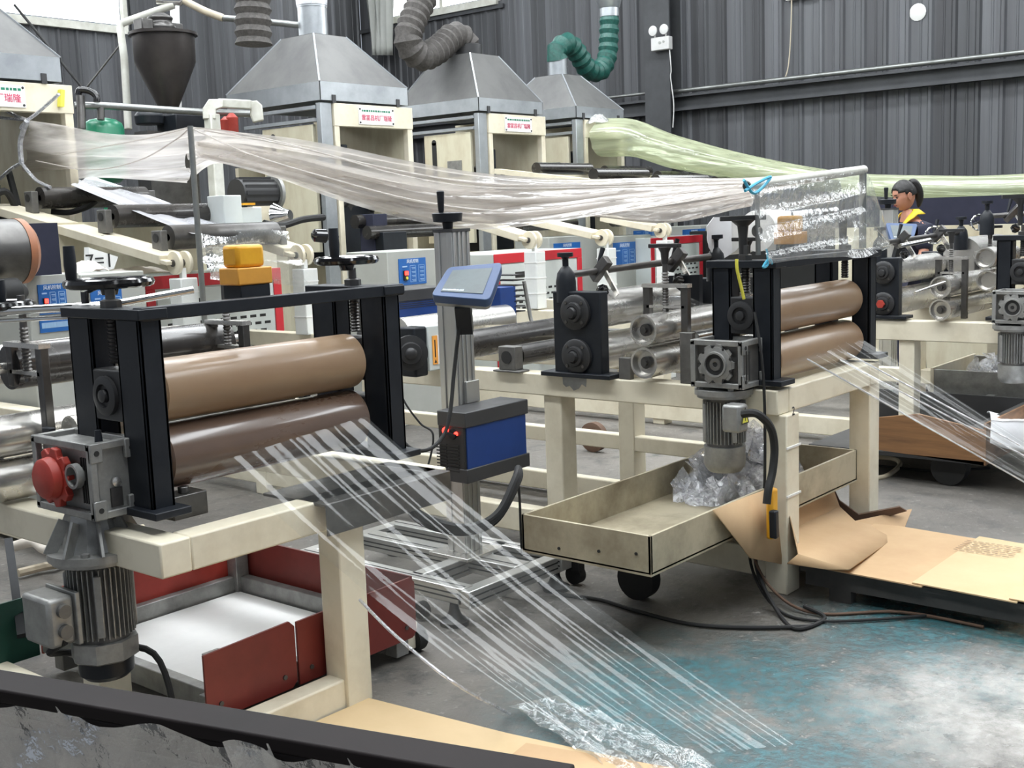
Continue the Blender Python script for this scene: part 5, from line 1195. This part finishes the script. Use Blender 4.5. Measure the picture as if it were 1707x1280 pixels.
# drum with orange rim and dark column at the left edge
t = thing('orange_rim_drum', 'big dark drum with an orange rim at the left edge', 'roll', at(10, 470, y=4.7))
c = at(46, 418, y=4.75); g = G(); g.lathe(c-V((.75, 0, 0)), (1, 0, 0), [(0, .05), (0, .13), (.70, .135), (.73, .125)], 36); g.out('drum', 'steel_dark', t)
g = G(); g.lathe(c-V((.055, 0, 0)), (1, 0, 0), [(0, .137), (.03, .136), (.055, .11), (.065, .06), (.065, .01)], 36); g.out('rim', 'rim_rust', t)
g = G(); g.box(*at(55, 460, y=5.4), *(at(78, 372, y=5.5)+V((0, .1, 0)))); tag(g.out('dark_column', 'navy'), 'dark blue black column beside the drum with orange rim', 'column')
g = G(); a_ = at(80, 455, y=7.2); b_ = at(150, 370, y=7.2); g.box(a_.x, 7.2, a_.z-.4, b_.x+.9, 7.3, b_.z); tag(g.out('cream_side_panel', 'cream_dirty'), 'stained cream machine panel below the left arm', 'panel')
g = G(); c = at(20, 488, y=4.6); g.lathe(c-V((.6, 0, 0)), (1, 0, 0), [(0, .06), (.62, .06), (.66, .02)], 20); tag(g.out('black_roller', 'rubber'), 'black rubber roller below the drum with orange rim', 'roller')
# dark drive group behind canopy
t = thing('electric_motor', 'dark grey electric motor behind the plastic canopy', 'motor', at(430, 345, y=7.4))
c = at(432, 322, y=7.4); g = G(); g.cyl(c-V((.22, 0, 0)), c+V((.12, 0, 0)), .11, n=24)
for k in range(14): q = 2*math.pi*k/14; g.bar(c+V((-.2, math.cos(q)*.11, math.sin(q)*.11)), c+V((.1, math.cos(q)*.11, math.sin(q)*.11)), .008, .03)
g.out('body', 'charcoal', t)
g = G(); g.box(c.x-.15, c.y-.1, 0, c.x+.05, c.y+.1, c.z-.10); g.out('pedestal', 'cream', t)
g = G(); g.lathe(c+V((.12, 0, 0)), (1, 0, 0), [(0, .14), (.03, .14), (.06, .10)], 20); g.out('flange', 'cast', t)
for u0, v0, u1, v1, y, mt, nm, lb in ((375, 325, 402, 375, 6.6, 'chiller', 'pale_box', 'pale upright box on the middle machine behind the roller arms'),
        (402, 345, 436, 375, 7.0, 'chiller', 'pale_box', 'small grey box with a yellow strip beside the pale upright box'),
        (488, 330, 540, 560, 8.6, 'cream_dirty', 'cream_cover', 'stained cream machine cover left of the largest tower post'),
        (625, 356, 645, 420, 7.6, 'navy', 'dark_plate', 'dark blue plate standing in the largest tower front'),
        (640, 385, 678, 418, 7.5, 'black', 'black_box', 'black box hanging in front of the largest tower'),
        (585, 340, 690, 470, 9.2, 'cream_dirty', 'cream_cover', 'stained cream panel inside the largest tower'),
        (1600, 344, 1712, 372, 9.8, None, '', '')):
    if mt is None: continue
    a_ = at(u0, v1, y=y); b_ = at(u1, v0, y=y); g = G(); g.box(a_.x, y, a_.z, b_.x, y+.18, b_.z); tag(g.out(nm, mt, bev=.006), lb, 'panel' if 'cover' in nm or 'plate' in nm else 'box')
g = G(); a_ = at(404, 342, y=6.99); b_ = at(424, 338, y=6.99); g.box(a_.x, 6.98, a_.z, b_.x, 7.0, b_.z); tag(g.out('yellow_sticker', 'yellow'), 'yellow warning sticker above the small grey box', 'sticker')
g = G(); c = at(462, 362, y=7.2); g.lathe(c, (.3, -.9, .1), [(0, .11), (.07, .06), (.12, .04)], 20); tag(g.out('chrome_horn', 'chrome'), 'shiny metal cone fitting behind the roller arms', 'fitting')
cable('black hose curving toward the largest tower post', [at(440, 372, y=6.8), at(470, 376, y=6.8), at(505, 366, y=6.8), at(540, 362, y=6.8)], .025, 'rubber', 'hose', 'hose')
cable('black hose bowing under the uppermost arm roller', [at(85, 352, x=4.3), at(115, 354, x=4.4), at(145, 345, x=4.5), at(160, 336, x=4.6)], .02, 'rubber', 'hose', 'hose')
g = G(); g.lathe(at(520, 392, y=6.3), (1, -.3, -.1), [(0, .02), (.02, .045), (.10, .05), (.13, .02), (.2, .012)], 14); tag(g.out('valve_fitting', 'black_gloss'), 'black valve fitting in front of the largest tower post', 'valve')
# cream beams / small machines filling the far rows
for i, (x, y, L_) in enumerate(((9.3, 6.6, 1.2), (10.9, 6.9, 1.2))):
    t = thing('far_roller_bed', ['low roller bed in front of the second tower', 'low roller bed in front of the farthest tower'][i], 'machine', (x, y, 1.3))
    for dx in (0, .9):
        g = G(); g.bar((x+dx, y-.9, 1.72), (x+dx, y+1.3, 2.02), .05, .12, up=(1, 0, 0)); g.out('side_arm', 'cream', t)
    for k in range(3):
        g = G(); yy = y-.6+k*.7; zz = 1.81+.136*(yy-y+.9)-.02; g.cyl((x, yy, zz), (x+.9, yy, zz), .06, n=20); g.out('roller', 'roller_black', t)
g = G(); g.box(10.3, 1.0, 1.34, 10.45, 4.5, 1.58); tag(g.out('navy_beam', 'navy'), 'long dark blue beam behind the worker at the right', 'beam')
g = G(); g.box(10.1, 1.0, 0, 10.2, 4.6, 1.34); tag(g.out('grey_side_panel', 'cream_dirty'), 'long grey beige machine panel behind the right machine line', 'panel')
g = G(); g.box(12.2, 1.0, 0, 12.35, 7.4, 1.3); tag(g.out('far_side_panel', 'charcoal'), 'dark machine side behind the farthest line', 'panel')
# white round film roll
t = thing('white_film_roll', 'large round white film roll beside the middle nip station', 'roll', at(1210, 428, y=2.9))
c = at(1207, 395, y=2.9); g = G(); g.lathe(c, (1, .15, 0), [(0, .03), (0, .090), (.30, .092), (.30, .03)], 40, caps=False); g.add(*(lambda: ([], []))()); g.out('film', 'white', t)
g = G(); g.prism([at(u, v, y=2.86) for u, v in ((1178, 378), (1190, 362), (1215, 362), (1232, 378), (1236, 402), (1218, 424), (1196, 437), (1182, 412))], (.012, .01, 0)); g.out('side_sheet', 'cloth_white', t)
c = at(1300, 385, y=2.75); t = thing('white_film_roll', 'white film roll under the clear film cover', 'roll', c-V((0, 0, .1)))
g = G(); g.lathe(at(1262, 385, y=2.75), (1, 0, 0), [(0, .03), (0, .10), (.22, .10), (.24, .07), (.24, .03)], 36, caps=False); g.out('film', 'white', t)
indicator_box('yellow junction box under the clear film cover', at(1318, 412, y=2.3)+V((0, 0, -.02)), .85)
# ------------------------------------------------------------------ plastic canopy over the middle line
def sheet(label, E1, E2, mat, nv=16, amp=.02, sag=.0, n=10, freq=7, name='plastic_sheet', yoff=0, seed=0, curtain=False, group=None):
    A_ = smooth_path(E1, n); B_ = smooth_path(E2, n); rows = []
    for j, (a, b) in enumerate(zip(A_, B_)):
        row = []
        for i in range(nv):
            s_ = i/(nv-1); p = lerp(a, b, s_); w_ = amp*math.sin(math.pi*min(1, s_*1.0))**.5
            p = p+V((w_*math.sin(s_*freq+j*.13+seed), w_*.7*math.cos(s_*freq*1.3+j*.09), w_*.9*math.sin(s_*freq*2.1+j*.07+seed)-sag*4*s_*(1-s_)))
            row.append(p)
        rows.append(row)
    g = G(); g.grid(rows); return tag(g.out(name, mat, ang=180), label, 'plastic film', group)
e1 = [at(44, 200, x=4.3), at(100, 208, x=4.25), at(175, 222, x=4.25), at(245, 224, x=4.2), at(317, 211, x=4.17)]
e2 = [at(38, 285, x=4.6), at(95, 300, x=4.7), at(160, 296, x=4.8), at(240, 300, x=4.9), at(312, 305, x=5.0)]
sheet('milky plastic canopy gathered to a knot at the left edge, left of the pole', e1, e2, 'film_milky', nv=26, amp=.022, freq=11)
e1 = [at(317, 211, x=4.17), at(380, 219, x=4.3), at(470, 228, x=4.4), at(560, 243, x=4.45), at(680, 268, x=4.5), at(800, 288, x=4.6), at(950, 298, x=4.75), at(1100, 296, x=4.9), at(1245, 298, x=5.0), at(1440, 284, x=5.13)]
e2 = [at(318, 300, x=5.0), at(365, 272, x=4.95), at(470, 300, x=4.85), at(560, 332, x=4.8), at(680, 366, x=4.7), at(790, 382, x=4.6), at(880, 376, x=4.5), at(1010, 356, x=4.4), at(1130, 336, x=4.25), at(1246, 311, x=4.1)]
sheet('long milky plastic canopy sagging from the pole to the pipe over the middle machine', e1, e2, 'film_milky', nv=44, amp=.026, freq=22)
e1 = [at(330, 235, x=4.3), at(480, 262, x=4.5), at(640, 300, x=4.6), at(800, 320, x=4.65), at(960, 318, x=4.7), at(1120, 308, x=4.75), at(1300, 296, x=4.8)]
e2 = [at(332, 262, x=4.5), at(480, 300, x=4.7), at(640, 345, x=4.75), at(800, 372, x=4.75), at(960, 360, x=4.7), at(1110, 372, x=4.6), at(1240, 345, x=4.4)]
sheet('inner layer of the sagging milky canopy', e1, e2, 'film_milky', nv=24, amp=.03, freq=10, seed=2)
# bright gathered fold ridges of the canopy
for k, (L_, xx, xe) in enumerate((([(100, 258), (170, 245), (250, 230), (317, 212)], 4.2, 4.2), ([(60, 268), (150, 283), (230, 268), (290, 235), (317, 213)], 4.25, 4.2), ([(317, 213), (420, 258), (560, 300), (700, 335), (850, 352), (1000, 335), (1240, 312)], 4.2, 4.15), ([(317, 212), (400, 222), (520, 250), (660, 290), (800, 312), (1000, 312), (1240, 306)], 4.25, 4.3), ([(330, 216), (470, 240), (620, 275), (780, 303), (960, 309), (1240, 300)], 4.3, 4.5))):
    n_ = len(L_)-1; g = G(); g.tube(smooth_path([at(u, v, x=lerp(xx, xe, i/n_)-.03) for i, (u, v) in enumerate(L_)]), .0045, 6)
    tag(g.out('film_fold', 'film_milky'), 'bright gathered fold running along the milky canopy, ' + ['short one left of the pole', 'lower curved one left of the pole', 'lowest one right of the pole', 'middle one right of the pole', 'uppermost one right of the pole'][k], 'plastic film')
# knots and strings at the left
for k, (L_) in enumerate(([(0, 178), (20, 190), (45, 200)], [(0, 196), (22, 198), (45, 200)], [(45, 200), (60, 190), (98, 157)], [(45, 200), (38, 215), (35, 212), (45, 201)], [(0, 298), (18, 282), (35, 272)], [(45, 202), (34, 235), (36, 272)], [(36, 272), (60, 300), (84, 312)])):
    g = G(); g.tube(smooth_path([at(u, v, x=4.28-.005*k) for u, v in L_]), .012 if k not in (5,) else .02, 6); tag(g.out('film_string', 'film_pile'), 'twisted film string at the left knot, ' + ['upper one running to the edge', 'lower one running to the edge', 'one tied up to the tower corner', 'small hanging loop', 'one running down to the left edge', 'thick gathered edge between two knots', 'tail hanging to the right'][k], 'string')
g = G(); a_ = at(102, 150, y=7.96); g.bar(a_, at(101, 178, y=7.96), .05, .03); tag(g.out('yellow_tape', 'yellow_strap'), 'yellow tape tie on the left tower corner', 'tape')
# support pole
g = G(); a_ = at(317, 210, x=4.16); g.cyl((4.16, a_.y, .83), (4.16, a_.y, a_.z), .017, n=20); tag(g.out('support_pole', 'pipe_steel'), 'dark steel pole holding up the plastic canopy', 'pole')
# silver reflective film on the arms, clear drape
sheet('shiny white reflective film sheet lying over the arm rollers', [at(118, 308, x=4.30), at(200, 342, x=4.30), at(262, 368, x=4.30), at(322, 390, x=4.30)], [at(152, 293, x=5.0), at(250, 326, x=5.0), at(320, 352, x=5.0), at(418, 382, x=5.0)], 'mirror_film', nv=14, amp=.012, freq=9)
sheet('clear film drape hanging below the lowest arm roller', [at(326, 388, x=4.35), at(380, 384, x=4.6), at(440, 382, x=4.85), at(480, 386, x=5.0)], [at(350, 465, x=4.35), at(390, 470, x=4.6), at(430, 470, x=4.85), at(520, 480, x=5.0)], 'film_crinkle', nv=16, amp=.02, freq=9)
sheet('clear film stretched between the middle roller stands', [at(1030, 505, x=4.3), at(1080, 500, x=4.4), at(1130, 490, x=4.6)], [at(1060, 545, x=4.3), at(1120, 540, x=4.5), at(1190, 510, x=4.6)], 'film_clear', nv=10, amp=.004)
# pipe frame and clear film cover of the middle station
zp = 1.640
t = thing('cover_frame', 'white pipe frame above the middle nip station', 'frame', (4.1, 2.2, 1.3))
pl_ = at(1245, 310, y=2.2); pr_ = at(1440, 283, y=2.2)
g = G(); g.tube([pl_, pr_], .020, 14); g.out('top_pipe', 'pipe_white', t)
g = G(); g.cyl(pl_-V((.002, 0, 0)), pl_-V((.004, 0, 0)), .016, n=14); g.out('bore', 'dark_ink', t)
g = G(); g.cyl(pr_+V((-.01, 0, 0)), pr_+V((-.01, 0, -.35)), .016, n=12); g.out('upright_pipe', 'pipe_steel', t)
g = G(); g.cyl(at(1262, 318, y=2.25), at(1264, 425, y=2.25), .010, n=10); g.out('upright_pipe', 'pipe_steel', t)
for pts, r in (([(1240, 300), (1258, 322), (1285, 295), (1262, 305), (1242, 318)], .006), ([(1278, 415), (1280, 440), (1272, 445), (1282, 432), (1290, 445)], .005)):
    g = G(); g.tube(smooth_path([at(u, v, y=2.16) for u, v in pts]), r, 6); tag(g.out('blue_string', 'blue_tape'), 'light blue string tied ' + ('at the open pipe end' if r > .0055 else 'at the lower left corner of the film cover'), 'string')
g = G(); g.tube(smooth_path([at(u, v, y=2.2) for u, v in ((1228, 432), (1229, 450), (1236, 480), (1240, 498))]), .007, 6); tag(g.out('yellow_strip', 'yellow_strap'), 'yellow ribbon hanging beside the middle black post', 'ribbon')
# front curtain, crinkled
T0 = [at(u, v, y=2.17) for u, v in ((1246, 312), (1290, 306), (1340, 299), (1390, 292), (1441, 284))]
B0 = [at(u, v, y=2.12) for u, v in ((1282, 440), (1320, 434), (1365, 430), (1405, 428), (1440, 424))]
sheet('crinkled clear film curtain hanging from the pipe over the middle station', T0, B0, 'film_crinkle', nv=26, amp=.012, freq=17)
T1 = [at(u, v, y=y) for u, v, y in ((1441, 284, 2.17), (1452, 300, 2.25), (1462, 330, 2.4), (1476, 372, 2.5), (1482, 400, 2.5))]
B1 = [at(u, v, y=y) for u, v, y in ((1412, 428, 2.12), (1425, 430, 2.1), (1445, 428, 2.1), (1465, 420, 2.15), (1482, 414, 2.3))]
sheet('clear film corner of the cover bulging out to the right', T1, B1, 'film_crinkle', nv=18, amp=.015, freq=9, seed=1)
T2 = [at(u, v, y=2.95) for u, v in ((1262, 300), (1330, 296), (1400, 300))]; B2 = [at(u, v, y=2.95) for u, v in ((1270, 400), (1330, 410), (1400, 405))]
sheet('rear clear film curtain of the cover', T2, B2, 'film_crinkle', nv=14, amp=.02, freq=9, seed=3)
# big greenish film tube along the far line
e1 = [at(1005, 200, x=11.2), at(1050, 202, x=11.2), at(1110, 226, x=11.2), at(1240, 258, x=11.2), at(1400, 286, x=11.2), at(1560, 292, x=11.2), at(1720, 289, x=11.2), at(2100, 262, x=11.2)]
e2 = [at(1012, 262, x=11.2), at(1070, 262, x=11.2), at(1130, 280, x=11.2), at(1240, 300, x=11.2), at(1400, 322, x=11.2), at(1560, 332, x=11.2), at(1720, 335, x=11.2), at(2100, 320, x=11.2)]
A_ = smooth_path(e1, 12); B_ = smooth_path(e2, 12); g = G(); rows = []
for j, (a, b) in enumerate(zip(A_, B_)):
    c = (a+b)/2; h_ = (a.z-b.z)/2; row = []
    for k in range(25):
        q = 2*math.pi*k/24; ww = 1+.05*math.sin(q*5+j*.05)+.03*math.sin(q*9-j*.11); row.append(c+V((math.cos(q)*.30*ww, 0, math.sin(q)*h_*ww)))
    rows.append(row)
g.grid(rows); tag(g.out('film_tube', 'film_green', ang=180), 'big greenish film tube stretched from the farthest tower to the right edge', 'plastic film')
rag('tangle of torn film tied at the start of the greenish tube', at(1000, 205, y=7.9), .16, .12, .10, 7, 'film_pile', 'film_tangle')
# ------------------------------------------------------------------ the worker
def skin_mesh(name, joints, edges, mat, parent, sub=2, root=0):
    me = bpy.data.meshes.new(name); o0 = V(ORG[parent.name])
    me.from_pydata([V(p)-o0 for p, r in joints], edges, []); ob = bpy.data.objects.new(name, me); C.objects.link(ob); ob.parent = parent; ORG[ob.name] = o0
    md = ob.modifiers.new('skin', 'SKIN'); md.use_smooth_shade = True
    bpy.context.view_layer.update()
    for i, (p, r) in enumerate(joints):
        sv = me.skin_vertices[0].data[i]; sv.radius = r if isinstance(r, tuple) else (r, r); sv.use_root = (i == root)
    ms = ob.modifiers.new('sub', 'SUBSURF'); ms.levels = sub; ms.render_levels = sub
    me.materials.append(MATS[mat]); return ob
base = V((9.36, 3.60, 0)); fd = V((-.80, .60, 0)).normalized(); sd = V((fd.y, -fd.x, 0))   # facing left, sd = her right-hand side
def W(f, s, z): return base+fd*f+sd*s+V((0, 0, z))
pt = thing('person', 'worker with a dark ponytail and yellow-collared navy shirt standing at the touch panel', 'person', base)
J = [(W(-.02, 0, .92), .135), (W(-.01, 0, 1.08), .115), (W(.01, 0, 1.24), .135), (W(.03, 0, 1.36), .115), (W(.045, 0, 1.43), .058), (W(.06, 0, 1.50), .05),
     (W(.02, .17, 1.36), .060), (W(.05, .24, 1.12), .046), (W(.26, .20, 1.02), .038), (W(.02, -.17, 1.36), .060), (W(.05, -.24, 1.12), .046), (W(.26, -.20, 1.02), .038),
     (W(-.01, .09, .84), .095), (W(.02, .10, .48), .062), (W(-.02, .10, .10), .042), (W(-.01, -.09, .84), .095), (W(.02, -.10, .48), .062), (W(-.02, -.10, .10), .042)]
E_ = [(0, 1), (1, 2), (2, 3), (3, 4), (4, 5), (3, 6), (6, 7), (7, 8), (3, 9), (9, 10), (10, 11), (0, 12), (12, 13), (13, 14), (0, 15), (15, 16), (16, 17)]
body = skin_mesh('body', [(p, r*(.72 if i < 4 or i in (6, 9) else .93)) for i, (p, r) in enumerate(J)], E_, 'skin', pt)
shirt = skin_mesh('shirt', [(W(-.02, 0, .90), 0.177), (W(-.01, 0, 1.08), 0.152), (W(.01, 0, 1.24), 0.177), (W(.025, 0, 1.365), 0.144), (W(.02, .175, 1.355), 0.083), (W(.045, .235, 1.16), 0.068), (W(.02, -.175, 1.355), 0.083), (W(.045, -.235, 1.16), 0.068)],
                  [(0, 1), (1, 2), (2, 3), (3, 4), (4, 5), (3, 6), (6, 7)], 'navy', pt)
skin_mesh('trousers', [(W(-.02, 0, .90), .14), (W(-.01, .09, .84), .102), (W(.02, .10, .48), .072), (W(-.02, .10, .08), .056), (W(-.01, -.09, .84), .102), (W(.02, -.10, .48), .072), (W(-.02, -.10, .08), .056)],
          [(0, 1), (1, 2), (2, 3), (0, 4), (4, 5), (5, 6)], 'navy', pt)
for s in (-1, 1):
    g = G(); c = W(.05, s*.10, .03); g.lathe(c-fd*.13, fd, [(0, .02), (.02, .042), (.16, .045), (.24, .035), (.265, .012)], 16); g.out('shoe', 'shoe', pt)
    hb = W(.28, s*.195, 1.01)
    g = G(); g.bc(hb+fd*.03, .05, .05, .022)
    hj = [(hb-fd*.02, .026), (hb+fd*.05, .030)]; ed = [(0, 1)]
    for k in range(4):
        o_ = sd*((k-1.5)*.019); L_ = (.045, .052, .048, .036)[k]; i0 = len(hj)
        hj += [(hb+fd*.075+o_, .0095), (hb+fd*(.075+L_*.6)+o_-V((0, 0, .006)), .009), (hb+fd*(.075+L_)+o_-V((0, 0, .022)), .008)]; ed += [(1, i0), (i0, i0+1), (i0+1, i0+2)]
    i0 = len(hj); hj += [(hb+fd*.02-sd*s*.035-V((0, 0, .004)), .011), (hb+fd*.055-sd*s*.05-V((0, 0, .014)), .009)]; ed += [(0, i0), (i0, i0+1)]
    skin_mesh('hand', hj, ed, 'skin', pt, 1)
# collar ring, V shaped at the front
g = G(); rows = []
for k in range(25):
    q = 2*math.pi*k/24; f = math.cos(q); s = math.sin(q); dip = .07*max(0, f)**2
    c = W(.045+f*.080, s*.082, 1.475-dip*1.6+.02*(f < 0)); rows.append([c, c+fd*f*.050+sd*s*.055-V((0, 0, .040))])
g.grid(rows); g.out('collar', 'collar', pt, solid=.006)
# head: looking left and down
hc = W(.085, 0, 1.60); hf = (fd+V((0, 0, -.28))).normalized(); hu = sd.cross(hf)
if hu.z < 0: hu = -hu
def HP(f, s, u): return hc+hf*f+sd*s+hu*u
def blob(fn, nu=28, nv=20):
    rows = []
    for j in range(nv+1):
        th = math.pi*j/nv; rows.append([fn(th, 2*math.pi*i/nu) for i in range(nu+1)])
    g = G(); g.grid(rows); return g
def headp(th, ph):
    x = math.sin(th)*math.cos(ph); y = math.sin(th)*math.sin(ph); z = math.cos(th)
    f = x*.092; s = y*.073; u = z*.112
    if z < 0: s *= 1+.30*z; f = f*(1+.10*z)+.018*(-z)*(x > -.2)
    if x > 0:
        f += .004*math.exp(-((z-.12)/.08)**2*1)*-1
        f += .026*math.exp(-((y)/.16)**2)*math.exp(-((z+.16)/.16)**2)          # nose
        f -= .010*math.exp(-((abs(y)-.38)/.16)**2)*math.exp(-((z-.08)/.13)**2)  # eye sockets
        f += .007*math.exp(-((y)/.28)**2)*math.exp(-((z+.45)/.10)**2)          # lips
        f += .008*math.exp(-((y)/.25)**2)*math.exp(-((z+.78)/.16)**2)          # chin
    return HP(f, s, u)
hd_ = blob(headp, 48, 36).out('head', 'skin', pt, ang=180)
for s in (-1, 1):
    g = G(); g.lathe(HP(.080, s*.028, .010)-hf*.006, hf, [(0, .004), (.004, .009), (.009, .006)], 12); g.out('eye', 'dark_ink', hd_)
    g = G(); g.bar(HP(.090, s*.014, .030), HP(.083, s*.044, .032), .004, .006); g.out('eyebrow', 'hair', hd_)
    g = G(); rr_ = [HP(-.005+.020*math.cos(a_), s*(.074+.006*math.sin(a_*1)), -.005+.032*math.sin(a_)) for a_ in [k*math.pi/6 for k in range(12)]]; g.prism(rr_, sd*s*.010); g.out('ear', 'skin', hd_, bev=.003)
g = G(); g.bar(HP(.093, -.022, -.052), HP(.093, .022, -.052), .006, .007); g.out('mouth', 'red_dark', hd_)
def hairp(th, ph):
    x = math.sin(th)*math.cos(ph); y = math.sin(th)*math.sin(ph); z = math.cos(th)
    k = 1.10+.02*math.sin(ph*14)
    lim = -.15 if x < -.1 else (.34 if x > .3 else .1)
    if z < lim: k = .80
    if x > .75 and z < .55: k = .82
    return HP(x*.095*k-.006, y*.077*k, z*.113*k+.004)
blob(hairp, 48, 36).out('hair', 'hair', hd_, ang=180)
g = G(); g.tube(smooth_path([HP(-.075, .0, .085), HP(-.110, 0, .07), HP(-.128, 0, .0), HP(-.125, 0, -.07), HP(-.10, 0, -.125)], 5), .03, 12, rf=lambda i: [.022, .026, .030, .033, .036, .038, .040, .041, .042, .042, .041, .040, .038, .036, .033, .030, .026, .022, .018, .013, .007][min(i, 20)]); g.out('ponytail', 'hair', hd_)
# ------------------------------------------------------------------ wrap up
for o in bpy.data.objects:
    if o.type == 'MESH' and o.data.materials and o.data.materials[0] and o.data.materials[0].name.startswith('film_'):
        pass
bpy.context.view_layer.update()
